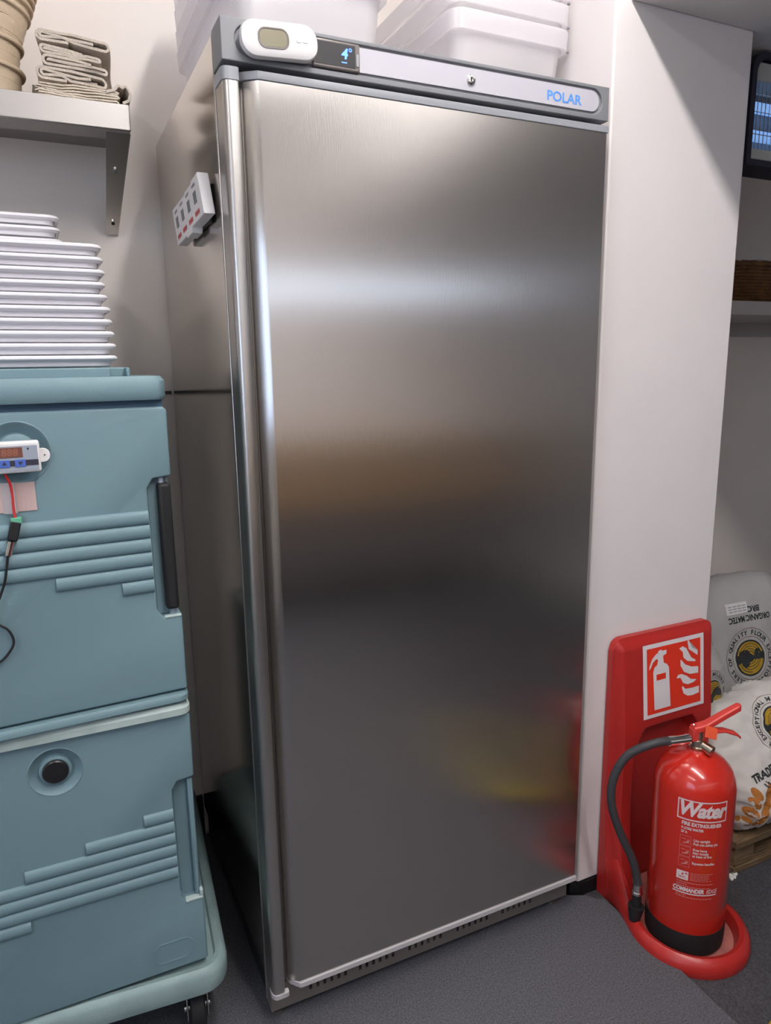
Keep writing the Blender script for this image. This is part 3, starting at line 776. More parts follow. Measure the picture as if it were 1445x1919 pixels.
mk('clear_tape', prism([(-0.0245, -0.0012), (-0.0175, -0.006), (-0.010, -0.0095), (-0.006, -0.0095), (-0.004, -0.0012)], -0.026, 0.023), M['ctape'], tp, smooth=True)
cn = thing('cable_connector', 'green and black cable plug hanging below the pink plaster', 'connector', doorpt(-0.238, -0.004, 1.13), rot=(0, 0, radians(2.5)))
mk('terminal', box(-0.0155, 0.000, -0.012, 0.0, -0.007, 0.003), M['green'], cn, bevel=0.001)
mk('plug', T(box(-0.0075, 0.0075, -0.013, 0.0, -0.036, -0.005), Matrix.Rotation(radians(16), 4, 'Y') @ Matrix.Translation((-0.007, 0, 0))), M['rubber'], cn, bevel=0.002)
mk('barrel', cyl((-0.0255, -0.007, -0.056), (-0.0185, -0.007, -0.034), 0.0050, 14), M['chrome'], cn)
mk('cable', tube([(-0.0255, -0.008, -0.055), (-0.035, -0.006, -0.10), (-0.055, -0.004, -0.15), (-0.052, -0.0035, -0.166), (-0.038, -0.0035, -0.180), (-0.0325, -0.0035, -0.200), (-0.040, -0.0035, -0.216), (-0.058, -0.0035, -0.232), (-0.09, -0.0035, -0.24)], 0.0019, 8), M['rubber'], cn, smooth=True)

# ================================================================== CLEAR TUBS ON THE FRIDGE
def tub(label, x0, x1, y0, y1, z, h, grp, clip=False):
    cx, cy, w, d = (x0 + x1) / 2, (y0 + y1) / 2, x1 - x0, y1 - y0
    t = thing('plastic_tub', label, 'tub', (cx, cy, z), group=grp)
    def s(i, q): return rrect(0, 0, w - 2 * i, d - 2 * i, 0.03, q)
    mk('shell', loft([s(0.022, 0), s(0.016, 0.006), s(0.002, h)], True, False), M['tub'], t, smooth=True)
    mk('rim', loft([s(0.002, h - 0.036), s(-0.006, h - 0.038), s(-0.008, h - 0.003), s(-0.004, h), s(0.003, h - 0.002)], False, False), M['tubrim'], t, smooth=True)
    if clip:
        mk('clip', T(cyl((w / 2 - 0.005, -d * 0.40, h - 0.020), (w / 2 + 0.034, -d * 0.40, h - 0.020), 0.0035, 10), Matrix.Identity(4)), M['cap'], t)
    return t
n3 = ['lowest', 'second', 'third', 'topmost']
for i in range(4):
    tub('large frosted plastic tub, %s of the left nest on the fridge' % n3[i], 0.052, 0.345, 0.115, 0.62, 1.898 + 0.042 * i, 0.165, 'frosted tubs in the left nest')
for i in range(3):
    tub('frosted plastic tub with side clip, %s of the right nest on the fridge' % (n3[i] if i < 2 else 'topmost'), 0.508, 0.792, 0.150, 0.58, 1.898 + 0.048 * i, 0.158, 'frosted tubs in the right nest', True)

# ================================================================== RECESS: SHELF, BASKET, FLY KILLER
rs = thing('recess_shelf', 'grey painted board shelf in the recess under the wicker basket', 'shelf', (0, 0, 0))
mk('board', box(1.2375, 2.598, 0.35, 0.744, 1.494, 1.535), M['shelfw'], rs, bevel=0.002)
mk('batten', J(box(1.2375, 2.598, 0.722, 0.744, 1.445, 1.494)), M['shelfw'], rs)
wb = thing('wicker_basket', 'dark brown wicker basket standing on the recess shelf', 'basket', (1.90, 0.53, 1.536))
def bsec(w, d, z, n=30):
    return [(w * abs(cos(a)) ** 0.5 * (1 if cos(a) >= 0 else -1), d * abs(sin(a)) ** 0.5 * (1 if sin(a) >= 0 else -1), z) for a in [2 * pi * i / n for i in range(n)]]
mk('liner', loft([bsec(0.235, 0.115, 0.0), bsec(0.255, 0.13, 0.11), bsec(0.245, 0.12, 0.11), bsec(0.225, 0.105, 0.01)]), M['wicker'], wb)
for k in range(11):
    z = 0.006 + k * 0.0098
    g = k * 0.0018
    pts = bsec(0.24 + g, 0.118 + g, z, 60)
    pts = [(p[0] * (1 + 0.010 * (1 if (i + k) % 2 else -1)), p[1] * (1 + 0.016 * (1 if (i + k) % 2 else -1)), p[2]) for i, p in enumerate(pts)]
    mk('weave', tube(pts + [pts[0]], 0.0052, 6, sm=False), M['wicker'], wb, smooth=True)
mk('braided_rim', tube([(p[0], p[1], 0.116 + 0.003 * (i % 2)) for i, p in enumerate(bsec(0.262, 0.136, 0, 60) + [bsec(0.262, 0.136, 0, 60)[0]])], 0.0085, 8, sm=False), M['wicker'], wb, smooth=True)
rnd = random.Random(3)
gv, gf = [], []
nn = 14
for j in range(nn + 1):
    for i in range(nn + 1):
        x = -0.22 + 0.44 * i / nn; y = -0.10 + 0.2 * j / nn
        e = min(i, nn - i, j, nn - j) / (nn / 2)
        gv.append((x, y, 0.105 + 0.055 * min(1, e * 2.0) * (0.6 + 0.8 * noise.noise(Vector((x * 14, y * 14, 3))))))
for j in range(nn):
    for i in range(nn):
        a = j * (nn + 1) + i
        gf.append((a, a + 1, a + nn + 2, a + nn + 1))
fw = mk('cling_film', (gv, gf), M['wrap'], None, loc=(1.90, 0.53, 1.536))
tag(fw, 'crumpled clear film heaped in the wicker basket', 'plastic film')

fk = thing('insect_killer', 'dark framed electric fly killer with pale tubes under the ceiling', 'insect killer', (1.302, 0.10, 1.828))
zw, zh = 0.50, 0.254
def arch(w0, w1, h0, h1, r=0.045, n=6):
    p = [(w0, h0), (w1, h0)]
    p += [(w1 - r + r * cos(a), h1 - r + r * sin(a)) for a in [pi / 2 * i / n for i in range(n + 1)]]
    p += [(w0 + r - r * cos(a), h1 - r + r * sin(a)) for a in [pi / 2 - pi / 2 * i / n for i in range(n + 1)]]
    return p
o_ = arch(0, zw, 0, zh); i_ = arch(0.016, zw - 0.016, 0.014, zh - 0.014, 0.035)
mk('frame', loft([[(x, 0.09, z) for x, z in o_], [(x, 0.0, z) for x, z in o_], [(x, 0.0, z) for x, z in i_], [(x, 0.09, z) for x, z in i_]], False, False), M['navyp'], fk, smooth=True)
mk('back_plate', prism(arch(0.01, zw - 0.01, 0.01, zh - 0.008), 0.085, 0.09, 'y'), M['steel_dull'], fk)
mk('hanger', J(box(0.12, 0.15, 0.04, 0.06, zh - 0.002, 2.0865 - 1.828), box(0.35, 0.38, 0.04, 0.06, zh - 0.002, 2.0865 - 1.828)), M['navyp'], fk)
mk('top_cover', box(0.016, zw - 0.016, 0.012, 0.085, 0.193, 0.236), M['trayg'], fk, bevel=0.003)
mk('catch_tray', box(0.016, zw - 0.016, 0.004, 0.085, 0.015, 0.040), M['trayg'], fk, bevel=0.003)
for z in (0.085, 0.15):
    mk('tube', cyl((0.03, 0.050, z), (zw - 0.03, 0.050, z), 0.013, 16), M['uvtube'], fk, smooth=True)
    mk('tube_holder', J(box(0.018, 0.034, 0.034, 0.066, z - 0.015, z + 0.015)), M['navyp'], fk)
for i in range(34):
    x = 0.024 + i * 0.0138
    mk('grille_wire', cyl((x, 0.010, 0.036), (x, 0.010, 0.196), 0.0011, 6), M['chrome'], fk)
for z in (0.075, 0.125, 0.165):
    mk('cross_wire', cyl((0.018, 0.012, z), (zw - 0.018, 0.012, z), 0.0010, 6), M['chrome'], fk)

# ================================================================== EXTINGUISHER STAND
es = thing('extinguisher_stand', 'red plastic floor stand with fire sign holding the extinguisher', 'extinguisher stand', (0, 0, FL))
X0, X1, ZT = 0.892, 1.229, 0.709
def ss(a, b, x):
    t = max(0, min(1, (x - a) / (b - a))); return t * t * (3 - 2 * t)
def board_front(x, z):
    """y of the moulded front surface"""
    lean = 0.030 * (z - 0.47) / 0.26 if z > 0.47 else 0.0
    e = min(x - X0, X1 - x)
    top = ZT - z
    edge = ss(0, 0.022, e) * ss(0, 0.028, top)
    y = 0.030 - (0.030 + 0.006) * edge + lean * edge * 0.8
    # concave hollow under the sign
    cx = (X0 + X1) / 2 - 0.0
    arch_t = 0.475 + 0.0 * z
    hw = 0.118
    inx = ss(0, 0.022, hw - abs(x - cx))
    inz = ss(0, 0.018, arch_t - 0.10 * (max(0, abs(x - cx) - 0.07) / 0.05) ** 2 - z)
    y += 0.040 * inx * inz
    if z < 0.30:   # the sides sweep forward into the base
        side = 1 - inx
        y -= side * 0.035 * ((0.30 - z) / 0.30) ** 2
    return min(y, 0.040)
nx, nz = 64, 90
V, F = [], []
for j in range(nz + 1):
    for i in range(nx + 1):
        x = X0 + (X1 - X0) * i / nx; z = ZT * j / nz
        cr = 0.030   # rounded top corners
        ax = max(0, cr - (x - X0)); bx = max(0, cr - (X1 - x)); az = max(0, cr - (ZT - z))
        zz_ = z
        d = max(ax, bx)
        if d > 0 and ZT - z < cr:
            lim = ZT - (cr - sqrt(max(0, cr * cr - d * d)))
            zz_ = min(z, lim)
        V.append((x, board_front(x, z), zz_))
for j in range(nz):
    for i in range(nx):
        a = j * (nx + 1) + i
        F.append((a, a + 1, a + nx + 2, a + nx + 1))
# back wall and rim of the shell
nb = len(V)
border = [i for i in range(nx + 1)] + [j * (nx + 1) + nx for j in range(1, nz + 1)] + [nz * (nx + 1) + i for i in range(nx - 1, -1, -1)] + [j * (nx + 1) for j in range(nz - 1, 0, -1)]
for b in border: V.append((V[b][0], 0.0455, V[b][2]))
m_ = len(border)
for k in range(m_):
    F.append((border[k], border[(k + 1) % m_], nb + (k + 1) % m_, nb + k))
F.append(tuple(nb + k for k in range(m_)))
mk('backboard', (V, F), M['red'], es, smooth=True)
# base rim swept round the cylinder
ccx, ccy, RR = 0.990, -0.163, 0.122
path = [(0.914, 0.020)]
path += [(0.906, -0.03), (0.887, -0.09)]
path += [(ccx + RR * cos(a), ccy + RR * sin(a)) for a in [radians(165 + i * 10) for i in range(21)]]
path += [(1.128, -0.09), (1.170, -0.03), (1.205, 0.020)]
path = [(p.x, p.y) for p in spline([(a, b, 0) for a, b in path], 3)]
secs = []
for i, p in enumerate(path):
    p = Vector(p)
    q0 = Vector(path[max(i - 1, 0)]); q1 = Vector(path[min(i + 1, len(path) - 1)])
    t = (q1 - q0).normalized(); n = Vector((t.y, -t.x))    # outward (path runs left side -> front -> right side, counter-clockwise)
    back = ss(-0.14, 0.02, p.y)
    H = 0.042 + 0.10 * back ** 2
    prof = [(0.018, 0.0), (0.020, 0.010), (0.019, H * 0.55), (0.012, H * 0.88), (0.003, H), (-0.007, H * 0.92), (-0.013, H * 0.6), (-0.017, 0.012), (-0.018, 0.0)]
    secs.append([(p.x + n.x * a, p.y + n.y * a, b) for a, b in prof])
mk('base_rim', loft(secs), M['red'], es, smooth=True)
ip = [path[i] for i in range(0, len(path), 2)]
mk('base_tray', prism([(a, b) for a, b in ip] + [(1.195, 0.03), (0.918, 0.03)], 0.002, 0.012), M['dust'], es)
# sign
def signf(u, v, off=0.0016):
    x = 0.971 + 0.208 * u; z = 0.4945 + 0.190 * v
    return (x, board_front(x, z) - off, z)
def grid2(x0, x1, y0, y1, n=10, m=10):
    return [(x0 + (x1 - x0) * i / n, y0 + (y1 - y0) * j / m) for j in range(m + 1) for i in range(n + 1)], [(j * (n + 1) + i, j * (n + 1) + i + 1, (j + 1) * (n + 1) + i + 1, (j + 1) * (n + 1) + i) for j in range(m) for i in range(n)]
sg = mk('fire_sign', up3(grid2(0, 1, 0, 1), signf), M['signwhite'], es, label='red and white fire extinguisher sign')
mk('red_field', up3(grid2(0.06, 0.94, 0.05, 0.945), lambda u, v: signf(u, v, 0.0022)), M['signred'], sg)
ext = [(0.17, 0.10), (0.155, 0.62), (0.175, 0.68), (0.22, 0.71), (0.235, 0.78), (0.20, 0.79), (0.15, 0.75), (0.12, 0.69), (0.09, 0.66), (0.10, 0.72), (0.14, 0.80), (0.20, 0.855), (0.235, 0.87), (0.24, 0.895), (0.29, 0.905), (0.30, 0.885), (0.37, 0.885), (0.37, 0.835), (0.315, 0.815), (0.325, 0.72), (0.38, 0.69), (0.41, 0.64), (0.43, 0.10)]
e2 = sub2d(poly(ext), 0.08)
mk('extinguisher_symbol', up3(e2, lambda u, v: signf(u, v, 0.0028)), M['signwhite'], sg)
mk('symbol_label', up3(rect(0.205, 0.355, 0.50, 0.58), lambda u, v: signf(u, v, 0.0034)), M['signred'], sg)
fl = [[(0.72, 0.92), (0.74, 0.82), (0.86, 0.73), (0.89, 0.71), (0.89, 0.78), (0.80, 0.83), (0.73, 0.95)],
      [(0.58, 0.86), (0.64, 0.80), (0.65, 0.72), (0.72, 0.66), (0.84, 0.63), (0.86, 0.645), (0.78, 0.70), (0.74, 0.77), (0.70, 0.84), (0.64, 0.88)],
      [(0.60, 0.69), (0.60, 0.62), (0.66, 0.52), (0.76, 0.47), (0.90, 0.46), (0.90, 0.55), (0.78, 0.57), (0.68, 0.62), (0.61, 0.70)],
      [(0.53, 0.46), (0.60, 0.45), (0.64, 0.37), (0.72, 0.335), (0.82, 0.345), (0.87, 0.375), (0.77, 0.40), (0.70, 0.46), (0.62, 0.50), (0.56, 0.50)],
      [(0.62, 0.31), (0.65, 0.22), (0.72, 0.175), (0.80, 0.165), (0.91, 0.18), (0.91, 0.275), (0.79, 0.27), (0.68, 0.28), (0.635, 0.33)]]
for q in fl:
    mk('flame_symbol', up3(sub2d(poly(q), 0.08), lambda u, v: signf(u, v, 0.0028)), M['signwhite'], sg)

# ================================================================== EXTINGUISHER
ex = thing('fire_extinguisher', 'red water fire extinguisher standing in the red stand', 'fire extinguisher', (0.980, -0.162, FL + 0.013))
CR = 0.0893
mk('cylinder', lathe([(CR - 0.002, 0.055), (CR, 0.060), (CR, 0.401), (CR - 0.003, 0.421), (CR - 0.012, 0.444), (CR - 0.030, 0.463), (CR - 0.052, 0.475), (0.022, 0.480), (0.019, 0.486)], 56), M['redcyl'], ex, smooth=True)
mk('base_boot', lathe([(CR - 0.008, 0.0), (CR - 0.001, 0.006), (CR + 0.0005, 0.030), (CR + 0.0005, 0.061), (CR - 0.003, 0.0615)], 56), M['rubber'], ex, smooth=True)
hr = Vector((0.93, -0.36, 0)).normalized()     # lever direction
hn = Vector((-hr.y, hr.x, 0))
mk('valve_collar', J(lathe([(0.019, 0.494), (0.020, 0.506), (0.016, 0.508), (0.016, 0.522), (0.013, 0.524), (0.013, 0.545)], 20)), M['brass'], ex, smooth=True)
gg = mk('pressure_gauge', cyl((0.0, 0, 0.514), tuple(hr * 0.020 - hn * 0.030 + Vector((0, 0, 0.505))), 0.0105, 18, 0.012), M['brass'], ex, bevel=0.001)
mk('outlet', cyl((0, 0, 0.522), tuple(-hr * 0.030 + hn * 0.006 + Vector((0, 0, 0.524))), 0.0085, 16), M['brass'], ex)
def lever(pts, w, th, nm):
    secs = []
    for i, (a, z) in enumerate(pts):
        ww = w[i] / 2
        c = hr * a
        secs.append([c + hn * ww + Vector((0, 0, z)), c + hn * ww + Vector((0, 0, z + th)), c + hn * ww * 0.7 + Vector((0, 0, z + th * 1.25)), c - hn * ww * 0.7 + Vector((0, 0, z + th * 1.25)), c - hn * ww + Vector((0, 0, z + th)), c - hn * ww + Vector((0, 0, z))])
    return mk(nm, loft(secs), M['redlever'], ex, bevel=0.0012)
lever([(-0.016, 0.540), (0.006, 0.545), (0.018, 0.549), (0.055, 0.571), (0.088, 0.589), (0.094, 0.589)], [0.024, 0.026, 0.024, 0.022, 0.020, 0.012], 0.012, 'top_lever')
lever([(0.012, 0.534), (0.030, 0.538), (0.060, 0.538), (0.088, 0.528), (0.100, 0.518)], [0.022, 0.022, 0.020, 0.020, 0.012], 0.005, 'lower_lever')
mk('head_block', J(T(box(-0.018, 0.020, -0.012, 0.012, 0.520, 0.550), Matrix.Rotation(math.atan2(hr.y, hr.x), 4, 'Z'))), M['redlever'], ex, bevel=0.003)
mk('safety_tag', T(box(-0.013, 0.016, -0.0018, 0.0018, -0.016, 0.010), Matrix.Translation(hr * 0.020 - hn * 0.016 + Vector((0, 0, 0.548))) @ Matrix.Rotation(math.atan2(hr.y, hr.x), 4, 'Z') @ Matrix.Rotation(radians(18), 4, 'Y') @ Matrix.Rotation(radians(-25), 4, 'X')), M['tag'], ex, bevel=0.001, label='small orange safety tag')
mk('safety_pin', cyl(tuple(-hr * 0.020 - hn * 0.014 + Vector((0, 0, 0.566))), tuple(hr * 0.0 + hn * 0.012 + Vector((0, 0, 0.552))), 0.0016, 8), M['chrome'], ex)
Eo = Vector((0.993, -0.168, FL + 0.013))
for o_h in list(ex.children):
    if o_h.name.split('.')[0] not in ('cylinder', 'base_boot'):
        o_h.location.z -= 0.014
hz = [(0.966, -0.160, 0.5225), (0.935, -0.150, 0.521), (0.888, -0.135, 0.517), (0.845, -0.105, 0.482), (0.820, -0.090, 0.420), (0.818, -0.088, 0.350), (0.840, -0.095, 0.272), (0.877, -0.106, 0.187), (0.8905, -0.112, 0.132), (0.892, -0.113, 0.110)]
hz = [Vector(p) - Eo - Vector((0, 0, 0.014 * max(0, (p[2] - 0.3) / 0.22))) for p in hz]
mk('hose', tube(hz[1:], 0.0098, 14, 8), M['hose'], ex, smooth=True)
mk('hose_ferrule', cyl(hz[0] + Vector((0.006, -0.002, 0.0)), hz[1] - Vector((0.010, -0.003, 0.001)), 0.0112, 16), M['chrome'], ex, smooth=True)
mk('hose_ferrule', J(cyl(hz[-1] - Vector((0, 0, 0.012)), hz[-1] + Vector((0, 0, 0.010)), 0.0112, 16), cyl(hz[-1] - Vector((0, 0, 0.016)), hz[-1] - Vector((0, 0, 0.010)), 0.013, 16)), M['chrome'], ex, smooth=True)
np_ = hz[-1]
mk('nozzle', J(cyl(np_ - Vector((0, 0, 0.014)), np_ - Vector((0, 0, 0.052)), 0.0105, 16, 0.0115), cyl(np_ - Vector((0.0, 0, 0.050)), np_ - Vector((0.004, 0.0, 0.088)), 0.020, 16, 0.013)), M['rubber'], ex, smooth=True)

# printed label wrapped round the cylinder: u = arc metres, v = height
LA = radians(-126.5)
def lab(off):
    def f(u, v):
        a = LA + u / CR
        vv = v + max(0, v - 0.235) * 0.19
        return ((CR + off) * cos(a), (CR + off) * sin(a), vv)
    return f
def label(name, vf, m, off=0.0008, par=None, sub=0.008):
    return mk(name, up3(sub2d(vf, sub), lab(off)), m, par or ex)
lb = label('name_frame', frame2(-0.052, 0.057, 0.334, 0.376, 0.0026), M['labelw'])
label('name_lettering', mv(text('Water', 0.040, 0.0016, 0.25, spacing=0.95), 0.0, 0.3565), M['labelw'], par=lb, off=0.0010)
mk('label_print', up3(sub2d(J2(
    mv(text('FIRE EXTINGUISHER', 0.0105, 0.0004, sx=0.92, align='LEFT'), -0.041, 0.3265),
    mv(text('9 LITRE WATER', 0.0070, 0.0003, sx=0.95, align='LEFT'), -0.041, 0.3165),
    mv(text('27 A', 0.0070, 0.0003, sx=0.95, align='LEFT'), -0.041, 0.3085),
    mv(text('Use upright', 0.0075, 0.0002, align='LEFT'), -0.014, 0.2945),
    mv(text('Pull out safety pin', 0.0075, 0.0002, align='LEFT'), -0.014, 0.2870),
    mv(text('Free hose', 0.0075, 0.0002, align='LEFT'), -0.014, 0.2745),
    mv(text('Aim nozzle', 0.0075, 0.0002, align='LEFT'), -0.014, 0.2680),
    mv(text('at base of fire', 0.0075, 0.0002, align='LEFT'), -0.014, 0.2615),
    mv(text('Squeeze handles', 0.0075, 0.0002, align='LEFT'), -0.014, 0.2460)), 0.01), lab(0.0008)), M['labelw'], ex)
pic = []
for k in range(3):
    zc = 0.2905 - 0.0225 * k
    pic.append(frame2(-0.042, -0.019, zc - 0.0105, zc + 0.0105, 0.0006))
    pic += [rect(-0.038, -0.030, zc + 0.003, zc + 0.0042), rect(-0.036, -0.022, zc - 0.004, zc - 0.0032), poly([(-0.037, zc - 0.007), (-0.028, zc - 0.001), (-0.022, zc + 0.003), (-0.024, zc - 0.004)]), annulus(0.0022, 0.0030, n=12, cx=-0.025, cy=zc + 0.001)]
label('instruction_pictograms', J2(*pic), M['labelp'])
label('class_a_symbol', rect(-0.044, -0.019, 0.2015, 0.2235), M['labelw'])
label('class_a_ink', J2(mv(text('A', 0.0085, 0.0003), -0.0235, 0.2185), poly([(-0.040, 0.206), (-0.024, 0.212), (-0.024, 0.2108), (-0.040, 0.2048)]), poly([(-0.040, 0.212), (-0.024, 0.206), (-0.024, 0.2048), (-0.040, 0.2108)]), poly([(-0.034, 0.213), (-0.030, 0.2215), (-0.029, 0.214)])), M['redcyl'], off=0.0012)
fine = []
rnd = random.Random(5)
for k in range(6):
    x = -0.015
    for q in range(6):
        wd = rnd.uniform(0.004, 0.008)
        if x + wd > 0.037: break
        fine.append(rect(x, x + wd, 0.2215 - k * 0.0036, 0.2227 - k * 0.0036)); x += wd + 0.0012
for k in range(3):
    x = -0.043
    for q in range(12):
        wd = rnd.uniform(0.003, 0.008)
        if x + wd > (0.036 if k != 1 else -0.02): break
        fine.append(rect(x, x + wd, 0.1950 - k * 0.0052, 0.1968 - k * 0.0052)); x += wd + 0.0013
for k in range(2):
    x = -0.043
    for q in range(14):
        wd = rnd.uniform(0.003, 0.008)
        if x + wd > (-0.018 if k == 0 else 0.036): break
        fine.append(rect(x, x + wd, 0.1615 - k * 0.0045, 0.1632 - k * 0.0045)); x += wd + 0.0013
label('small_print', J2(*fine), M['labelp'])
label('brand_lettering', J2(mv(text('COMMANDER', 0.0140, 0.0007, 0.12, sx=0.74, align='LEFT'), -0.050, 0.1768), mv(text('EDGE', 0.0140, 0.0001, 0.12, sx=0.74, align='LEFT'), 0.022, 0.1768), rect(-0.050, 0.047, 0.1665, 0.1695)), M['labelw'])

# ================================================================== SACKS ON A PALLET
PZ = 0.10
pa = thing('pallet', 'rough wooden pallet under the flour sacks in the recess', 'pallet', (0, 0, FL))
for k in range(6):
    y = -0.078 + k * 0.118
    mk('plank', box(1.262, 2.05, y, y + 0.092, PZ - 0.022, PZ), M['wood'], pa, bevel=0.002)
for x in (1.268, 1.62, 1.97):
    mk('bearer', box(x, x + 0.075, -0.070, 0.60, 0.018, PZ - 0.022), M['wood'], pa, bevel=0.002)
for k in range(3):
    y = -0.074 + k * 0.29
    mk('bottom_board', box(1.266, 2.048, y, y + 0.09, 0.0, 0.018), M['wood'], pa, bevel=0.002)

def sack(loc, size, rot, seed, m, label, rough=0.012, grp='paper flour sacks on the pallet', sq=0.42):
    t = thing('flour_sack', label, 'sack', loc, rot=rot, group=grp)
    bm = bmesh.new()
    bmesh.ops.create_cube(bm, size=2)
    bmesh.ops.subdivide_edges(bm, edges=bm.edges, cuts=34, use_grid_fill=True)
    for v in bm.verts:
        p = v.co.copy()
        # pillow: rounded edges, thickness falls to the borders
        ex_ = (1 - abs(p.x) ** 4) ; ez_ = (1 - abs(p.z) ** 5)
        n = p.normalized()
        q = Vector((p.x * (1 - 0.06 * abs(p.z) ** 3) , p.y, p.z * (1 - 0.05 * abs(p.x) ** 3)))
        th = max(0.18, (max(0, ex_) ** sq) * (max(0, ez_) ** sq))
        q.y = p.y * th
        q = Vector((q.x * size[0] / 2, q.y * size[1] / 2, q.z * size[2] / 2))
        s = Vector((q.x * 9 + seed, q.y * 9, q.z * 9))
        d = noise.noise(s) + 0.6 * abs(noise.noise(s * 2.3)) + 0.5 * (1 - abs(noise.noise(s * 3.1 + Vector((4, 4, 4))))) ** 4
        q += n * rough * (d - 0.3)
        v.co = q
    me = bpy.data.meshes.new('paper_bag'); bm.to_mesh(me)
    bvh = BVHTree.FromBMesh(bm); bm.free()
    me.materials.append(m)
    for p in me.polygons: p.use_smooth = True
    o = bpy.data.objects.new('paper_bag', me); C.objects.link(o); o.parent = t
    return t, bvh
def decal(name, vf, bvh, par, m, off=0.0012, sub=0.012, label=None):
    v, f = sub2d(vf, sub)
    out, ok = [], []
    for x, z in v:
        h = bvh.ray_cast(Vector((x, -1, z)), Vector((0, 1, 0)))
        if h[0] is None: out.append((x, 0, z)); ok.append(False)
        else: out.append((x, h[0].y - off, z)); ok.append(True)
    f = [q for q in f if all(ok[i] for i in q)]
    if f: return mk(name, (out, f), m, par, label=label)
def ringtext(s, R, size, start, step, cx, cz, ey=1.0):
    parts = []
    for i, ch in enumerate(s):
        if ch == ' ': continue
        a = start - i * step
        parts.append(mv(text(ch, size, size * 0.03), cx + R * cos(a), cz + R * sin(a) * ey, a - pi / 2))
    return J2(*parts)
def emblem(par, bvh, cx, cz, R, flip):
    fz = pi if flip else 0
    e = decal('emblem_ring', J2(annulus(R * 0.985, R, cx=cx, cy=cz, n=60), annulus(R * 0.70, R * 0.715, cx=cx, cy=cz, n=60)), bvh, par, M['brownink'], label='round flour mill emblem ring')
    decal('emblem_lettering', ringtext('EXCEPTIONAL MILLERS OF QUALITY FLOUR ', R * 0.84, R * 0.21, radians(200) + fz, 2 * pi / 37, cx, cz), bvh, par, M['darkink'])
    decal('emblem_disc', J2(annulus(0.001, R * 0.60, cx=cx, cy=cz, n=48)), bvh, par, M['darkink'], 0.0012)
    g = []
    for k in range(5):
        r0 = R * (0.14 + 0.085 * k)
        for a0, a1 in ((18, 168), (198, 345)):
            g.append(annulus(r0, r0 + R * 0.062, radians(a0) + fz, radians(a1) + fz, 24, cx, cz))
    for k in range(7):
        a = radians(100 + 12 * k) + fz
        g.append(ell(cx + R * 0.45 * cos(a), cz + R * 0.45 * sin(a), R * 0.085, R * 0.04, a + 0.8))
    decal('emblem_wheat', J2(*g), bvh, par, M['gold'], 0.0020)
    decal('emblem_tree', J2(rect(cx - R * 0.58, cx + R * 0.58, cz - R * 0.07, cz + R * 0.07), ell(cx + R * 0.22 * cos(fz), cz + R * 0.12, R * 0.24, R * 0.17), ell(cx - R * 0.2, cz - R * 0.14, R * 0.17, R * 0.16), ell(cx + R * 0.30, cz + R * 0.16, R * 0.12, R * 0.13)), bvh, par, M['darkink'], 0.0026)

# back sack, upright with its print upside down
s1, b1 = sack((1.655, 0.295, 0.380), (0.42, 0.17, 0.58), (radians(-12), 0, radians(-3)), 2.0, M['paper'], 'grey paper flour sack standing at the back with upside-down print', 0.008)
emblem(s1, b1, -0.006, 0.033, 0.096, True)
decal('printed_text', J2(mv(text('ORGANIC MATEC', 0.026, 0.0009, sx=0.82), 0.005, 0.160, pi), mv(text('BRC', 0.026, 0.0009), 0.028, 0.187, pi)), b1, s1, M['darkink'])
decal('large_letters', J2(mv(text('T', 0.062, 0.002), -0.062, -0.078, pi), mv(text('IO', 0.062, 0.002), -0.080, -0.135, pi)), b1, s1, M['darkink'])
decal('paper_label', rect(-0.085, 0.005, 0.178, 0.212), b1, s1, M['signwhite'], 0.0016)
decal('label_text', J2(*[rect(-0.076 + 0.020 * (k % 4), -0.060 + 0.020 * (k % 4), 0.184 + 0.008 * (k // 4), 0.187 + 0.008 * (k // 4)) for k in range(12)]), b1, s1, M['ink'], 0.0022)
# left sack, turned sideways, half hidden behind the stand
s0, b0 = sack((1.322, 0.13, 0.325), (0.165, 0.12, 0.47), (radians(-8), radians(2), radians(10)), 7.0, M['paper'], 'grey flour sack half hidden behind the red stand', 0.008)
emblem(s0, b0, -0.010, 0.10, 0.068, False)
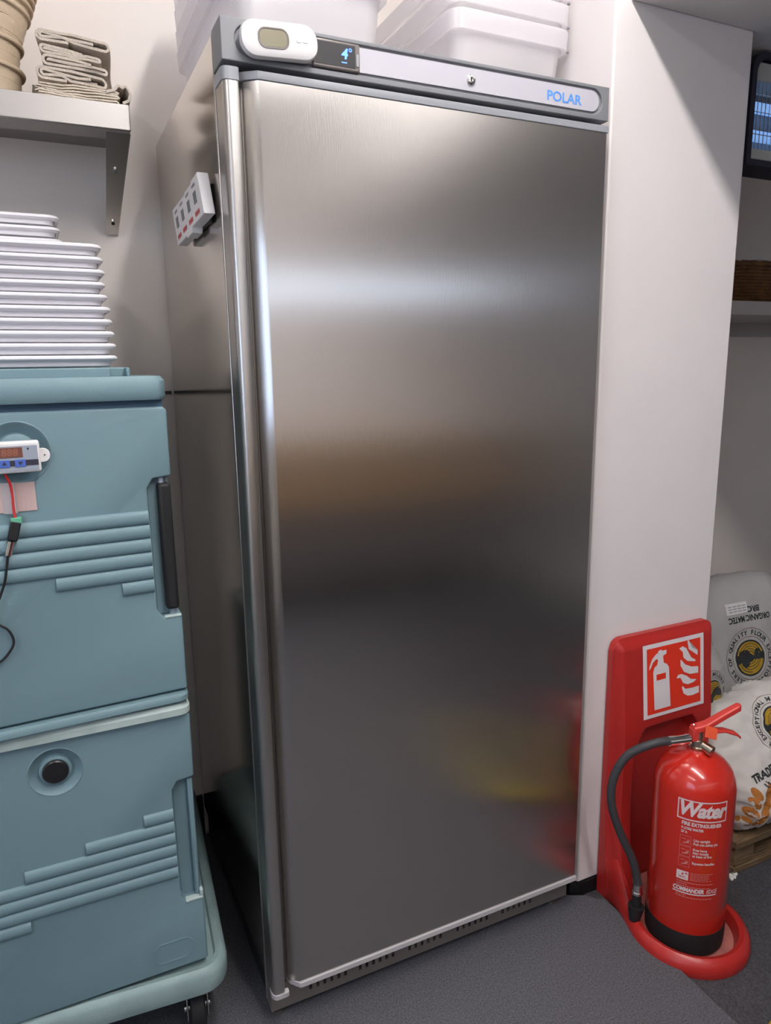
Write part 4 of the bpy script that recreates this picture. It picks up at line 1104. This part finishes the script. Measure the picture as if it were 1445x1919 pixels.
# front sack, white, slumped
s2, b2 = sack((1.445, 0.010, 0.268), (0.39, 0.19, 0.35), (radians(-30), radians(-10), radians(-6)), 11.0, M['paper2'], 'white crumpled flour sack slumped in front, orange wheat print', 0.018)
emblem(s2, b2, 0.020, 0.068, 0.078, False)
decal('printed_text', J2(mv(text('TRADITIONAL', 0.030, 0.0012, sx=0.8), -0.055, -0.030, 0.1), mv(text('WHITE', 0.030, 0.0012, sx=0.85), -0.065, -0.064, 0.1)), b2, s2, M['darkink'])
wh = []
for k in range(4):
    wh.append(ell(-0.165 + 0.010 * k, -0.135 + 0.021 * k, 0.022, 0.010, 2.3 - 0.1 * k)); wh.append(ell(-0.130 + 0.010 * k, -0.140 + 0.021 * k, 0.022, 0.010, 0.7 + 0.1 * k))
decal('wheat_ear', J2(*wh), b2, s2, M['orangeink'])
decal('wheat_stalk', J2(poly([(-0.10, -0.05), (-0.097, -0.05), (-0.030, -0.155), (-0.035, -0.155)]), poly([(-0.03, -0.17), (-0.026, -0.17), (0.06, -0.09), (0.058, -0.088)])), b2, s2, M['brownink'])

# ---- scraps on the floor
def flake(loc, s, label, m, cat, sd):
    rnd = random.Random(sd)
    o = thing('scrap' if cat == 'scrap' else cat, label, cat, loc)
    P = []
    for k in range(7):
        x, y = rnd.uniform(-s, s), rnd.uniform(-s, s) * 0.6
        q = rnd.uniform(0.3, 0.6) * s
        pl_ = [(x + q * cos(a) * rnd.uniform(0.6, 1.2), y + q * sin(a) * rnd.uniform(0.6, 1.2)) for a in [2 * pi * i / 7 for i in range(7)]]
        P.append(prism(pl_, 0.0, rnd.uniform(0.002, 0.005)))
    mk('flakes', J(*P), m, o)
flake((1.258, -0.080, FL), 0.013, 'white crumbled paper scrap on the dark floor behind the extinguisher', M['crumb'], 'scrap', 2)
ys = mk('yellow_hose', tube([(0.93, -1.10, 0.018), (0.855, -0.80, 0.018), (0.862, -0.52, 0.018), (0.906, -0.462, 0.018), (1.00, -0.47, 0.018), (1.12, -0.60, 0.018), (1.22, -0.82, 0.018)], 0.018, 12), M['yellow'], None, smooth=True, loc=(0, 0, 0))
tag(ys, 'yellow rubber hose on the floor at the bottom right corner', 'hose')

# ================================================================== REST OF THE ROOM (seen in the steel)
wbn = thing('workbench', 'long wooden workbench against the far wall, seen only in reflection', 'workbench', (0.3, -3.05, FL))
mk('worktop', box(-1.9, 2.1, -0.33, 0.33, 0.86, 0.91), M['wood2'], wbn, bevel=0.004)
mk('apron', box(-1.86, 2.06, 0.28, 0.31, 0.56, 0.86), M['wood2'], wbn, bevel=0.003)
for i in range(5):
    x = -1.85 + i * 0.79
    mk('door', box(x, x + 0.77, 0.27, 0.29, 0.12, 0.55), M['dark'], wbn, bevel=0.003)
mk('carcass', box(-1.88, 2.08, -0.32, 0.27, 0.1, 0.86), M['dark'], wbn)
mk('plinth', box(-1.85, 2.05, -0.30, 0.22, 0.0, 0.1), M['black'], wbn)
